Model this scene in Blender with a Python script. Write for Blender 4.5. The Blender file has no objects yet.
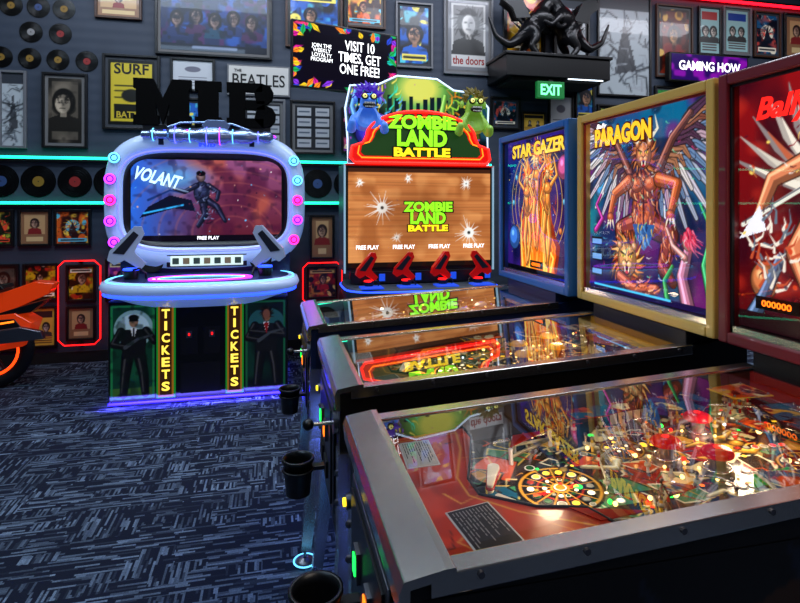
import bpy, bmesh, math, random
import numpy as np
from mathutils import Vector, Matrix
random.seed(7); np.random.seed(7)
scn=bpy.context.scene
try:
    scn.view_settings.view_transform='Standard'
except Exception: pass
R=math.radians
# ------------------------------------------------------------------ camera
cam=bpy.data.cameras.new('camera'); cam.lens=24.75; cam.sensor_width=36; cam.shift_y=-.1206; cam.clip_start=.05
o=bpy.data.objects.new('camera',cam); o.location=(0,0,1.45); o.rotation_euler=(R(90),0,R(-13)); scn.collection.objects.link(o); scn.camera=o
# ------------------------------------------------------------------ materials
def s2l(c):
    c=np.asarray(c,dtype=float); return np.where(c<=.04045,c/12.92,((c+.055)/1.055)**2.4)
_M={}
def mat(name,col=(.5,.5,.5),rough=.5,metal=0,em=None,es=0,coat=0,alpha=1):
    if name in _M: return _M[name]
    m=bpy.data.materials.new(name); m.use_nodes=True
    b=m.node_tree.nodes['Principled BSDF']
    b.inputs['Base Color'].default_value=(*s2l(col),1)
    b.inputs['Roughness'].default_value=rough; b.inputs['Metallic'].default_value=metal
    b.inputs['Coat Weight'].default_value=coat
    if em is not None:
        b.inputs['Emission Color'].default_value=(*s2l(em),1); b.inputs['Emission Strength'].default_value=es
    _M[name]=m; return m
def paint(name,es=0.,rough=.4,base=1.,coat=0):
    if name in _M: return _M[name]
    m=bpy.data.materials.new(name); m.use_nodes=True; nt=m.node_tree
    b=nt.nodes['Principled BSDF']; a=nt.nodes.new('ShaderNodeAttribute'); a.attribute_name='Col'
    mx=nt.nodes.new('ShaderNodeMix'); mx.data_type='RGBA'; mx.blend_type='MULTIPLY'; mx.inputs['Factor'].default_value=1
    nt.links.new(a.outputs['Color'],mx.inputs['A']); mx.inputs['B'].default_value=(base,base,base,1)
    nt.links.new(mx.outputs['Result'],b.inputs['Base Color'])
    nt.links.new(a.outputs['Color'],b.inputs['Emission Color'])
    b.inputs['Emission Strength'].default_value=es; b.inputs['Roughness'].default_value=rough
    b.inputs['Coat Weight'].default_value=coat
    _M[name]=m; return m
def glassmat(name,k=1.6,ior=1.5):
    if name in _M: return _M[name]
    m=bpy.data.materials.new(name); m.use_nodes=True; nt=m.node_tree; nt.nodes.clear()
    o=nt.nodes.new('ShaderNodeOutputMaterial'); mx=nt.nodes.new('ShaderNodeMixShader')
    t=nt.nodes.new('ShaderNodeBsdfTransparent'); g=nt.nodes.new('ShaderNodeBsdfGlossy'); g.inputs['Roughness'].default_value=.01
    f=nt.nodes.new('ShaderNodeFresnel'); f.inputs['IOR'].default_value=ior
    mu=nt.nodes.new('ShaderNodeMath'); mu.operation='MULTIPLY'; mu.inputs[1].default_value=k; mu.use_clamp=True
    nt.links.new(f.outputs[0],mu.inputs[0]); nt.links.new(mu.outputs[0],mx.inputs[0])
    nt.links.new(t.outputs[0],mx.inputs[1]); nt.links.new(g.outputs[0],mx.inputs[2]); nt.links.new(mx.outputs[0],o.inputs[0])
    _M[name]=m; return m
BLACK=mat('black_plastic',(.045,.045,.055),.35); MATTE=mat('matte_black',(.03,.03,.035),.8)
CHROME=mat('chrome',(.86,.84,.82),.24,1); STEEL=mat('brushed_steel',(.5,.5,.53),.38,1)
WHITE=mat('white_plastic',(.8,.8,.82),.4)
def E(name,col=(.4,.8,1),s=2): return mat('glow_'+name,col,.5,0,col,s)
TEAL=E('teal',(.1,.97,.72),3.5); BLUE=E('blue',(.12,.25,1),4); PURP=E('purple',(.66,.18,1),3.6); PINK=E('pink',(1,.14,.6),3.2)
REDG=E('red',(1,.08,.08),2.5); WARM=E('warm',(1,.8,.45),5); WHG=E('white',(.9,.95,1),2.5); GRNG=E('green',(.1,1,.3),3); ORG=E('orange',(1,.45,.08),2.5); YELG=E('yellow',(1,.85,.15),2.2)
CYW=E('cyanw',(.4,.8,1),2); VIO=E('violetblue',(.35,.35,1),3)
# ------------------------------------------------------------------ mesh builder
def empty(name,loc=(0,0,0)):
    o=bpy.data.objects.new(name,None); o.location=loc; o.empty_display_size=.1; scn.collection.objects.link(o); return o
T=Matrix.Translation
def frame(o,x,y,z): 
    return Matrix(((x[0],y[0],z[0],o[0]),(x[1],y[1],z[1],o[1]),(x[2],y[2],z[2],o[2]),(0,0,0,1)))
def FR(x,y,z): return frame((x,y,z),(1,0,0),(0,0,1),(0,-1,0))     # faces -Y
def FX(x,y,z): return frame((x,y,z),(0,-1,0),(0,0,1),(-1,0,0))    # faces -X
_txt={}
def textgeo(s,bold,shear=0):
    k=(s,bold,shear)
    if k in _txt: return _txt[k]
    cu=bpy.data.curves.new('t','FONT'); cu.body=s; cu.size=1; cu.offset=bold; cu.extrude=.5; cu.resolution_u=3; cu.align_x='CENTER'; cu.shear=shear; cu.space_line=.85
    ob=bpy.data.objects.new('t',cu); scn.collection.objects.link(ob)
    bpy.context.view_layer.update(); ev=ob.evaluated_get(bpy.context.evaluated_depsgraph_get()); me=ev.to_mesh()
    v=np.array([x.co[:] for x in me.vertices]); f=[list(p.vertices) for p in me.polygons]; ev.to_mesh_clear()
    bpy.data.objects.remove(ob); bpy.data.curves.remove(cu)
    mn=v.min(0); mx=v.max(0); c=(mn+mx)/2; d=np.maximum(mx-mn,1e-6); v=(v-c)/d; v[:,2]+=.5
    _txt[k]=(v,f,d[0]/d[1]); return _txt[k]
class MB:
    def __init__(s): s.v=[];s.f=[];s.mi=[];s.sm=[];s.mats=[]
    def add(s,vs,fs,m,M=None,smooth=False):
        if m not in s.mats: s.mats.append(m)
        i=s.mats.index(m); n=len(s.v)
        for p in vs:
            p=Vector(p); s.v.append(tuple(M@p) if M is not None else tuple(p))
        for f in fs:
            s.f.append([a+n for a in f]); s.mi.append(i); s.sm.append(smooth)
        return s
    def box(s,c,d,m,M=None):
        x,y,z=c; a,b,e=d[0]/2,d[1]/2,d[2]/2
        vs=[(x+i*a,y+j*b,z+k*e) for i in(-1,1) for j in(-1,1) for k in(-1,1)]
        return s.add(vs,[(0,1,3,2),(4,6,7,5),(0,4,5,1),(2,3,7,6),(0,2,6,4),(1,5,7,3)],m,M)
    def b2(s,p,q,m,M=None):
        return s.box([(p[i]+q[i])/2 for i in range(3)],[abs(q[i]-p[i]) for i in range(3)],m,M)
    def loft(s,loops,m,M=None,cap0=True,cap1=True,smooth=True):
        n=len(loops[0]); vs=[p for l in loops for p in l]; fs=[]
        for k in range(len(loops)-1):
            for i in range(n):
                j=(i+1)%n; fs.append((k*n+i,k*n+j,(k+1)*n+j,(k+1)*n+i))
        s.add(vs,fs,m,M,smooth)
        if cap0: s.add(loops[0],[tuple(range(n))[::-1]],m,M)
        if cap1: s.add(loops[-1],[tuple(range(n))],m,M)
        return s
    def cyl(s,p,q,r,m,r2=None,n=20,M=None,smooth=True,caps=True):
        p=Vector(p);q=Vector(q); r2=r if r2 is None else r2
        d=(q-p).normalized(); a=d.orthogonal().normalized(); b=d.cross(a)
        L=[[p+(a*math.cos(t)+b*math.sin(t))*r for t in [2*math.pi*i/n for i in range(n)]],
           [q+(a*math.cos(t)+b*math.sin(t))*r2 for t in [2*math.pi*i/n for i in range(n)]]]
        return s.loft(L,m,M,caps,caps,smooth)
    def lathe(s,c,prof,m,n=24,M=None,cap0=True,cap1=True):
        L=[[(c[0]+r*math.cos(2*math.pi*i/n),c[1]+r*math.sin(2*math.pi*i/n),c[2]+z) for i in range(n)] for r,z in prof]
        return s.loft(L,m,M,cap0,cap1)
    def sph(s,c,r,m,M=None,n=14,k=9):
        if not hasattr(r,'__len__'): r=(r,r,r)
        L=[]
        for j in range(1,k):
            a=math.pi*j/k-math.pi/2
            L.append([(c[0]+r[0]*math.cos(a)*math.cos(2*math.pi*i/n),c[1]+r[1]*math.cos(a)*math.sin(2*math.pi*i/n),c[2]+r[2]*math.sin(a)) for i in range(n)])
        return s.loft(L,m,M)
    def tube(s,pts,r,m,closed=False,n=8,M=None):
        P=[Vector(p) for p in pts]; L=[]; N=len(P); a=None
        for i in range(N):
            if closed: d=(P[(i+1)%N]-P[i-1])
            else: d=P[min(i+1,N-1)]-P[max(i-1,0)]
            d.normalize()
            if a is None: a=d.orthogonal().normalized()
            else:
                a=(a-d*a.dot(d)); a=a.normalized() if a.length>1e-6 else d.orthogonal().normalized()
            b=d.cross(a)
            L.append([P[i]+(a*math.cos(2*math.pi*k/n)+b*math.sin(2*math.pi*k/n))*r for k in range(n)])
        if closed: L.append(L[0])
        return s.loft(L,m,M,not closed,not closed)
    def prism(s,pts,h,m,M=None,z0=0):
        n=len(pts)
        vs=[(p[0],p[1],z0) for p in pts]+[(p[0],p[1],z0+h) for p in pts]
        fs=[tuple(range(n))[::-1],tuple(range(n,2*n))]+[(i,(i+1)%n,n+(i+1)%n,n+i) for i in range(n)]
        return s.add(vs,fs,m,M)
    def text(s,t,M,w,h,m,depth=.002,bold=.02,shear=0):
        v,f,asp=textgeo(t,bold,shear)
        if h is None: h=w/asp
        if w is None: w=h*asp
        return s.add([(a*w,b*h,c*depth) for a,b,c in v],f,m,M)
    def done(s,name,parent=None,bevel=0,seg=2,loc=None,recalc=True):
        me=bpy.data.meshes.new(name); me.from_pydata(s.v,[],s.f)
        for m in s.mats: me.materials.append(m)
        me.polygons.foreach_set('material_index',s.mi); me.polygons.foreach_set('use_smooth',s.sm)
        if recalc:
            bm=bmesh.new(); bm.from_mesh(me); bmesh.ops.recalc_face_normals(bm,faces=bm.faces); bm.to_mesh(me); bm.free()
        me.update()
        o=bpy.data.objects.new(name,me); scn.collection.objects.link(o)
        if parent: o.parent=parent
        if loc: o.location=loc
        if bevel:
            b=o.modifiers.new('bevel','BEVEL'); b.width=bevel; b.segments=seg; b.limit_method='ANGLE'; b.angle_limit=R(40)
        return o
# ------------------------------------------------------------------ painting on vertex-colour grids
class Cv:
    def __init__(s,w,h,bg=(0,0,0)):
        s.w,s.h=w,h; s.A=w/h; s.a=np.zeros((h,w,3)); s.a[:]=bg
        yy,xx=np.mgrid[0:h,0:w]; s.x=(xx+.5)/h; s.y=(yy+.5)/h; s.mask=None
    def bl(s,m,c,al=1.):
        m=np.clip(m,0,1)[...,None]*al; s.a=s.a*(1-m)+np.array(c)*m
    def ell(s,cx,cy,rx,ry=None,c=(1,1,1),rot=0,al=1.,soft=1.):
        ry=rx if ry is None else ry
        dx=s.x-cx; dy=s.y-cy; cr,sr=math.cos(rot),math.sin(rot)
        u=dx*cr+dy*sr; v=-dx*sr+dy*cr
        d=(np.sqrt((u/rx)**2+(v/ry)**2)-1)*min(rx,ry)
        s.bl(.5-d*s.h/soft,c,al)
    def ring(s,cx,cy,r,w,c,al=1.,ax=1.):
        d=np.abs(np.hypot((s.x-cx)/ax,s.y-cy)-r)-w/2; s.bl(.5-d*s.h,c,al)
    def pm(s,pts):
        m=np.zeros(s.x.shape,bool); n=len(pts)
        for i in range(n):
            x1,y1=pts[i]; x2,y2=pts[(i+1)%n]
            if y1==y2: continue
            c=((y1>s.y)!=(y2>s.y))&(s.x<(x2-x1)*(s.y-y1)/(y2-y1)+x1); m^=c
        return m
    def poly(s,pts,c,al=1.): s.bl(s.pm(pts).astype(float),c,al)
    def rect(s,x0,y0,x1,y1,c,al=1.): s.bl(((s.x>=x0)&(s.x<x1)&(s.y>=y0)&(s.y<y1)).astype(float),c,al)
    def line(s,pts,w,c,w2=None,al=1.):
        w2=w if w2 is None else w2; n=len(pts)-1; best=None
        pad=max(w,w2)+2/s.h; xs=[p[0] for p in pts]; ys=[p[1] for p in pts]
        i0=max(0,int((min(xs)-pad)*s.h)); i1=min(s.w,int((max(xs)+pad)*s.h)+1); j0=max(0,int((min(ys)-pad)*s.h)); j1=min(s.h,int((max(ys)+pad)*s.h)+1)
        if i1<=i0 or j1<=j0: return
        X=s.x[j0:j1,i0:i1]; Y=s.y[j0:j1,i0:i1]
        for i in range(n):
            (x1,y1),(x2,y2)=pts[i],pts[i+1]; dx,dy=x2-x1,y2-y1; L=dx*dx+dy*dy+1e-12
            t=np.clip(((X-x1)*dx+(Y-y1)*dy)/L,0,1)
            d=np.hypot(X-x1-t*dx,Y-y1-t*dy)-(w+(w2-w)*(i+t)/n)/2
            best=d if best is None else np.minimum(best,d)
        m=np.clip(.5-best*s.h,0,1)[...,None]*al; s.a[j0:j1,i0:i1]=s.a[j0:j1,i0:i1]*(1-m)+np.array(c)*m
    def limb(s,pts,w,w2,c):
        c=np.array(c); s.line(pts,w*1.15,c*.25,w2*1.15); s.line(pts,w,c*.62,w2)
        o=w*.12; p=[(x-o,y+o) for x,y in pts]; s.line(p,w*.62,c,w2*.62); p=[(x-o*1.6,y+o*1.6) for x,y in pts]; s.line(p,w*.2,np.clip(c*1.25+.15,0,1),w2*.2)
    def ball(s,cx,cy,rx,ry,c,rot=0):
        c=np.array(c); s.ell(cx,cy,rx*1.08,ry*1.08,c*.25,rot); s.ell(cx,cy,rx,ry,c*.62,rot); s.ell(cx-rx*.15,cy+ry*.15,rx*.7,ry*.7,c,rot,soft=3); s.ell(cx-rx*.3,cy+ry*.35,rx*.25,ry*.25,np.clip(c*1.2+.2,0,1),rot,soft=3)
    def noise(s,n,c,al,th=.5,k=4):
        g=np.random.rand(n+2,int(n*s.A)+3); X=s.x*n; Y=s.y*n; i=X.astype(int); j=Y.astype(int); fx=X-i; fy=Y-j; fx=fx*fx*(3-2*fx); fy=fy*fy*(3-2*fy)
        j=np.minimum(j,n); i=np.minimum(i,g.shape[1]-2)
        v=(g[j,i]*(1-fx)+g[j,i+1]*fx)*(1-fy)+(g[j+1,i]*(1-fx)+g[j+1,i+1]*fx)*fy
        s.bl((v-th)*k,c,al)
    def splat(s,n,pal,r0,r1,x0=0,y0=0,x1=None,y1=1,line=False):
        x1=s.A if x1 is None else x1
        for _ in range(n):
            x=random.uniform(x0,x1); y=random.uniform(y0,y1); r=random.uniform(r0,r1); c=random.choice(pal)
            if line:
                a=random.uniform(0,6.28); s.line([(x,y),(x+r*2*math.cos(a),y+r*2*math.sin(a)),(x+r*3*math.cos(a+.6),y+r*3*math.sin(a+.6))],r*.3,c,r*.08)
            else: s.ell(x,y,r,r*random.uniform(.3,1),c,random.uniform(0,3))
    def fur(s,cx,cy,rx,ry,n,P,ang,l,w,spread=.5):
        for _ in range(n):
            q=math.sqrt(random.random()); t=random.uniform(0,6.283); x,y=cx+rx*q*math.cos(t),cy+ry*q*math.sin(t)
            a=(t if ang is None else ang)+random.uniform(-spread,spread); k=l*random.uniform(.5,1.3)
            s.line([(x,y),(x+k*.5*math.cos(a),y+k*.5*math.sin(a)),(x+k*math.cos(a+.35),y+k*math.sin(a+.35))],w,random.choice(P),w*.15)
    def mane(s,cx,cy,r0,r1,n,P,w):
        for i in range(n):
            a=6.283*i/n+random.uniform(-.12,.12); k=r1*random.uniform(.75,1.15)
            s.line([(cx+r0*math.cos(a),cy+r0*math.sin(a)),(cx+k*.7*math.cos(a+.1),cy+k*.7*math.sin(a+.1)),(cx+k*math.cos(a+.3),cy+k*math.sin(a+.3))],w,random.choice(P),w*.12)
    def grad(s,c0,c1):
        t=s.y[...,None]; s.a=np.array(c0)*(1-t)+np.array(c1)*t
def panel(name,parent,cv,M,w,h,m):
    H,W=cv.a.shape[:2]
    X,Y=np.meshgrid(np.linspace(-w/2,w/2,W),np.linspace(-h/2,h/2,H))
    co=np.stack([X,Y,0*X,0*X+1],-1).reshape(-1,4)@np.array(M).T
    i=np.arange(H*W).reshape(H,W); q=np.stack([i[:-1,:-1],i[:-1,1:],i[1:,1:],i[1:,:-1]],-1)
    if cv.mask is not None: q=q[cv.mask[:-1,:-1]]
    q=q.reshape(-1,4); F=len(q)
    me=bpy.data.meshes.new(name); me.vertices.add(H*W); me.vertices.foreach_set('co',co[:,:3].astype(np.float32).ravel())
    me.loops.add(F*4); me.loops.foreach_set('vertex_index',q.astype(np.int32).ravel()); me.polygons.add(F); me.polygons.foreach_set('loop_start',np.arange(0,F*4,4,dtype=np.int32))
    me.update(calc_edges=True)
    at=me.color_attributes.new('Col','FLOAT_COLOR','POINT')
    rgba=np.ones((H*W,4),np.float32); rgba[:,:3]=s2l(np.clip(cv.a,0,1)).reshape(-1,3); at.data.foreach_set('color',rgba.ravel())
    me.materials.append(m); o=bpy.data.objects.new(name,me); scn.collection.objects.link(o)
    if parent: o.parent=parent
    return o
def polypanel(name,parent,pts,M,m,fn,res=200):
    xs=[p[0] for p in pts]; ys=[p[1] for p in pts]; w,h=max(xs)-min(xs),max(ys)-min(ys); x0,y0=min(xs),min(ys)
    c=Cv(max(6,int(w*res)),max(6,int(h*res))); fn(c); c.mask=c.pm([((p[0]-x0)/h,(p[1]-y0)/h) for p in pts])
    return panel(name,parent,c,M@T((x0+w/2,y0+h/2,0)),w,h,m)
# ------------------------------------------------------------------ room
def nodemat(name):
    m=bpy.data.materials.new(name); m.use_nodes=True; return m,m.node_tree,m.node_tree.nodes['Principled BSDF']
def mk(nt,t,**k):
    n=nt.nodes.new(t)
    for a,b in k.items(): setattr(n,a,b)
    return n
m,nt,b=nodemat('carpet'); L=nt.links.new
tc=mk(nt,'ShaderNodeTexCoord'); sx=mk(nt,'ShaderNodeSeparateXYZ'); L(tc.outputs['Object'],sx.inputs[0]); PX,PY=sx.outputs[0],sx.outputs[1]
def mth(op,x,y=0.0):
    n=mk(nt,'ShaderNodeMath',operation=op)
    for i,v in enumerate((x,y)):
        if isinstance(v,(int,float)): n.inputs[i].default_value=v
        else: L(v,n.inputs[i])
    return n.outputs[0]
def wn(x,y):
    c=mk(nt,'ShaderNodeCombineXYZ')
    for i,v in enumerate((x,y)):
        if isinstance(v,(int,float)): c.inputs[i].default_value=v
        else: L(v,c.inputs[i])
    n=mk(nt,'ShaderNodeTexWhiteNoise',noise_dimensions='2D'); L(c.outputs[0],n.inputs['Vector']); return n.outputs['Value']
def dash(u,v,fu,fv,seed):
    row=mth('FLOOR',mth('MULTIPLY',v,fv)); off=mth('MULTIPLY',wn(row,seed),7.3)
    cell=mth('FLOOR',mth('ADD',mth('MULTIPLY',u,fu),off)); val=wn(cell,mth('ADD',row,seed)); return val
def streak(sc,lo,hi):
    mp=mk(nt,'ShaderNodeMapping'); mp.inputs['Scale'].default_value=sc; L(tc.outputs['Object'],mp.inputs[0])
    n=mk(nt,'ShaderNodeTexNoise'); n.inputs['Scale'].default_value=1; n.inputs['Detail'].default_value=3; L(mp.outputs[0],n.inputs['Vector'])
    r=mk(nt,'ShaderNodeMapRange'); r.inputs[1].default_value=lo; r.inputs[2].default_value=hi; L(n.outputs[0],r.inputs[0]); return r.outputs[0]
h1=mth('MULTIPLY',mth('GREATER_THAN',dash(PX,PY,11,95,11.5),.5),dash(PX,PY,8,95,3.5)); v1=mth('MULTIPLY',mth('GREATER_THAN',dash(PY,PX,14,110,5.5),.5),dash(PY,PX,8,110,8.5))
bs=mth('GREATER_THAN',dash(PX,PY,7,16,21.5),.62); tone=dash(PX,PY,3.6,13,31.5); fine=streak((160,160,1),.3,.8); big=streak((1.6,1.6,1),.3,.7)
mixf=mk(nt,'ShaderNodeMix'); L(bs,mixf.inputs[0]); L(h1,mixf.inputs[2]); L(v1,mixf.inputs[3])
f=mth('MULTIPLY',mixf.outputs[0],mth('ADD',mth('MULTIPLY',tone,.7),.35)); f=mth('MULTIPLY',f,mth('ADD',mth('MULTIPLY',fine,.7),.5)); f=mth('MULTIPLY',f,mth('ADD',mth('MULTIPLY',big,.5),.6))
cr=mk(nt,'ShaderNodeMix',data_type='RGBA'); L(f,cr.inputs['Factor']); cr.inputs['A'].default_value=(*s2l((.11,.13,.19)),1); cr.inputs['B'].default_value=(*s2l((.56,.64,.74)),1)
L(cr.outputs['Result'],b.inputs['Base Color']); b.inputs['Roughness'].default_value=.95; b.inputs['Specular IOR Level'].default_value=.1
bp=mk(nt,'ShaderNodeBump'); bp.inputs['Strength'].default_value=.3; bp.inputs['Distance'].default_value=.004; L(fine,bp.inputs['Height']); L(bp.outputs[0],b.inputs['Normal'])
CARPET=m
m,nt,b=nodemat('wall_paint'); L=nt.links.new
tc=mk(nt,'ShaderNodeTexCoord'); n=mk(nt,'ShaderNodeTexNoise'); n.inputs['Scale'].default_value=3; n.inputs['Detail'].default_value=6; L(tc.outputs['Object'],n.inputs['Vector'])
w=mk(nt,'ShaderNodeTexWave',wave_type='BANDS',bands_direction='Z'); w.inputs['Scale'].default_value=3.3; L(tc.outputs['Object'],w.inputs['Vector'])
cr=mk(nt,'ShaderNodeMix',data_type='RGBA'); L(n.outputs[0],cr.inputs['Factor']); cr.inputs['A'].default_value=(*s2l((.15,.19,.25)),1); cr.inputs['B'].default_value=(*s2l((.22,.27,.34)),1)
L(cr.outputs['Result'],b.inputs['Base Color']); b.inputs['Roughness'].default_value=.6
bp=mk(nt,'ShaderNodeBump'); bp.inputs['Strength'].default_value=.12; bp.inputs['Distance'].default_value=.01; L(w.outputs['Fac'],bp.inputs['Height']); L(bp.outputs[0],b.inputs['Normal'])
WALL=m
m,nt,b=nodemat('ceiling_paint'); L=nt.links.new
tc=mk(nt,'ShaderNodeTexCoord'); n=mk(nt,'ShaderNodeTexNoise'); n.inputs['Scale'].default_value=6; L(tc.outputs['Object'],n.inputs['Vector'])
cr=mk(nt,'ShaderNodeMix',data_type='RGBA'); L(n.outputs[0],cr.inputs['Factor']); cr.inputs['A'].default_value=(.008,.009,.012,1); cr.inputs['B'].default_value=(.014,.015,.02,1); L(cr.outputs['Result'],b.inputs['Base Color']); b.inputs['Roughness'].default_value=.9
CEIL=m
WY=5.62; CH=4.3
MB().b2((-4.6,-2.6,-.1),(9.1,WY+.1,0),CARPET).done('floor')
MB().b2((-4.6,-2.6,CH),(9.1,WY+.1,CH+.1),CEIL).done('ceiling')
MB().b2((-4.6,WY,0),(9.1,WY+.1,CH),WALL).done('wall_back')
MB().b2((-4.6,-2.6,0),(-4.5,WY,CH),WALL).done('wall_left')
MB().b2((9,-2.6,0),(9.1,WY,CH),WALL).done('wall_right')
MB().b2((-4.5,-2.6,0),(9,-2.5,CH),WALL).done('wall_front')
MB().b2((-4.5,WY-.015,0),(9,WY,.1),MATTE).done('baseboard_back',bevel=.003)
for z in (1.88,1.47):
    r=empty('neon_light_strip',(0,WY,z))
    MB().b2((-4.4,-.05,-.035),(2.3,-.001,-.014),BLACK).done('ledge',r,.002)
    MB().tube([(-4.4,-.045,0),(2.3,-.045,0)],.012,TEAL).done('led_tube',r)
r=empty('neon_light_strip',(0,WY,3.92)); MB().b2((2.5,-.05,0),(8.9,-.001,.03),BLACK).done('channel',r); MB().tube([(2.5,-.05,-.012),(8.9,-.05,-.012)],.018,E('neonred',(1,.05,.12),5)).done('led_tube',r)
# ------------------------------------------------------------------ posters
PAP=paint('printed_paper',0.03,.3,1.15,.3)
def pal(*h): return [tuple(int(x[i:i+2],16)/255 for i in (0,2,4)) for x in h]
def portrait(c,cx,cy,s,skin,hair,cloth):
    c.poly([(cx-s*1.5,cy-2.6*s),(cx-s*1.3,cy-1.5*s),(cx-.4*s,cy-1.1*s),(cx+.4*s,cy-1.1*s),(cx+s*1.3,cy-1.5*s),(cx+s*1.5,cy-2.6*s)],cloth)
    t=random.uniform(-.12,.12)*s
    c.ell(cx,cy+.1*s,s*.95,s*random.uniform(1,1.25),hair); c.ell(cx,cy-.5*s,s*random.uniform(.7,1.05),s*.7,hair,al=.7); c.rect(cx-.25*s,cy-1.3*s,cx+.25*s,cy-.7*s,tuple(x*.7 for x in skin))
    c.ell(cx+t,cy-.1*s,s*.6,s*.85,skin); c.ell(cx+t+.25*s,cy-.15*s,s*.35,s*.75,tuple(x*.6 for x in skin),al=.7,soft=2); d=tuple(x*.3 for x in skin)
    c.fur(cx,cy+.55*s,s*.75,s*.4,14,[hair,tuple(min(1,x*1.8+.03) for x in hair)],-1.6,s*.6,s*.12,.9)
    c.ell(cx-.25*s+t,cy,.14*s,.07*s,d); c.ell(cx+.25*s+t,cy,.14*s,.07*s,d); c.line([(cx+t,cy),(cx+t+.06*s,cy-.25*s)],.06*s,d); c.line([(cx-.2*s+t,cy-.5*s),(cx+.2*s+t,cy-.5*s)],.08*s,d)
def poster_art(kind,A):
    h=72; c=Cv(max(12,int(h*A)),h); A=c.A
    if kind=='surf':
        c.a[:]=(.05,.05,.04); c.rect(.04,.05,A-.04,.95,(.78,.70,.18)); c.rect(.08,.1,A-.08,.32,(.08,.08,.05)); c.ell(A/2,.45,.14,.1,(.1,.1,.08))
        for y in(.42,.52,.6): c.line([(.1,y),(A-.1,y)],.02,(.1,.1,.06))
    elif kind=='bw':
        g=random.uniform(.5,.8); t=random.choice([(1,1,1),(1,.92,.8),(.85,.95,1)]); q=lambda v:tuple(v*k for k in t); c.a[:]=q(.12); c.rect(.06,.06,A-.06,.94,q(g*.45)); c.noise(5,q(g*.8),.5); portrait(c,A*random.uniform(.4,.6),random.uniform(.55,.66),random.uniform(.13,.2),q(g),q(.07),q(.12)); c.noise(14,q(.1),.4,.6)
    elif kind=='door':
        c.a[:]=(.42,.43,.45); c.rect(.05,.05,A-.05,.95,(.75,.75,.74)); c.rect(.09,.3,A-.09,.92,(.45,.45,.45)); portrait(c,A/2,.66,.17,(.78,.77,.75),(.1,)*3,(.15,)*3); c.mane(A/2,.68,.1,.24,40,[(.08,)*3,(.2,)*3,(.14,)*3],.03); c.ell(A/2,.65,.095,.14,(.78,.77,.75)); c.ell(A/2+.04,.64,.055,.12,(.5,.5,.5),al=.8,soft=2)
        for s in(-1,1): c.ell(A/2+s*.04,.68,.02,.01,(.1,)*3)
        c.line([(A/2,.67),(A/2+.01,.62)],.01,(.3,)*3); c.line([(A/2-.03,.585),(A/2+.03,.585)],.015,(.25,)*3)
    elif kind=='doc':
        c.a[:]=(.12,.13,.15)
        for i in range(2):
            for j in range(4):
                c.rect(.06+i*A/2,.06+j*.235,A/2-.03+i*A/2,.24+j*.235,(.62,.64,.66)); c.line([(.1+i*A/2,.15+j*.235),(A/2-.08+i*A/2,.15+j*.235)],.03,(.25,.3,.35))
    elif kind=='paper':
        c.a[:]=(.72,.74,.76); 
        for y in np.arange(.15,.5,.09): c.line([(A*.15,y),(A*.85,y)],.02,(.3,.3,.35))
        c.ell(A/2,.7,A*.2,.1,(.4,.4,.45))
    elif kind=='band':
        c.a[:]=(.08,.14,.30); c.noise(5,(.15,.35,.7),.8); c.noise(9,(.4,.1,.35),.6,.6)
        for i in range(5):
            x=A*(.15+.175*i); portrait(c,x,.55+.06*(i%2),.12,(.55,.45,.42),(.08,.06,.08),pal('1b2a5a','40204a','14405a')[i%3])
        c.noise(14,(.04,.06,.12),.7,.5); c.rect(0,0,A,.13,(.06,.08,.14)); c.line([(A*.3,.07),(A*.7,.07)],.05,(.45,.5,.6))
    elif kind=='sketch':
        c.a[:]=(.66,.70,.72); c.splat(40,pal('202428','30353a','8a9096','505860'),.02,.09,line=True); c.poly([(A*.3,.2),(A*.5,.75),(A*.75,.25)],(.15,.16,.18),.8); c.splat(25,pal('202428','a0a6ac','505860'),.02,.07,line=True); c.rect(0,.85,A,1,(.2,.22,.25))
    elif kind=='gold':
        c.a[:]=(.14,.05,.05); c.rect(.06,.04,A-.06,.96,(.4,.12,.08)); c.splat(35,pal('d09a38','8a2a18','e0b050','401510'),.02,.08); portrait(c,A/2,.6,.12,(.8,.6,.4),(.1,.05,.05),(.5,.1,.1)); c.noise(12,(.15,.04,.04),.6,.55)
    elif kind=='gig':
        c.a[:]=random.choice(pal('b8b0a0','d0a840','90b8b8')); c.rect(.05,.75,A-.05,.93,random.choice(pal('202024','a01818','183a8a'))); portrait(c,A*.3,.5,.1,(.85,.8,.75),(.1,.1,.1),(.2,.2,.2)); portrait(c,A*.7,.5,.1,(.8,.75,.7),(.1,.1,.1),(.2,.2,.2))
        for y in(.08,.14,.2): c.line([(.08,y),(A-.08,y)],.025,(.25,.1,.1))
    elif kind=='tan':
        c.a[:]=(.55,.40,.28); c.rect(.1,.3,A-.1,.9,(.74,.60,.42)); portrait(c,A/2,.65,.13,(.75,.6,.5),(.15,.1,.1),(.5,.15,.15)); c.rect(.15,.08,A-.15,.22,(.8,.7,.5))
    else:
        P=random.choice([pal('b02030','f0a040','281828','f0d080'),pal('1f5fbf','50c8d8','10151f','f0e060'),pal('8a2aa0','ff70a0','181028','f8e8b0'),pal('2f8a3a','e8d840','101810','f05030'),pal('e06020','ffd040','301010','60c0d8'),pal('105a8a','f05040','0a1020','f0e8d0'),pal('d8a818','c02818','201008','f8f0d0')])
        c.a[:]=P[2]; c.noise(4,P[0],.95,.4); c.noise(8,P[1],.8,.55); c.splat(10,P,.03,.13)
        if random.random()<.55: portrait(c,A*random.uniform(.4,.6),random.uniform(.5,.65),random.uniform(.11,.17),(.8,.6,.48),P[2],P[0])
        else:
            q=A/2; c.ell(q,.55,.2,.2,P[3]); c.mane(q,.55,.08,.26,18,P,.03); c.poly([(q-.12,.3),(q,.7),(q+.14,.32)],P[2],.9); c.splat(8,P,.03,.08,line=True)
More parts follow.
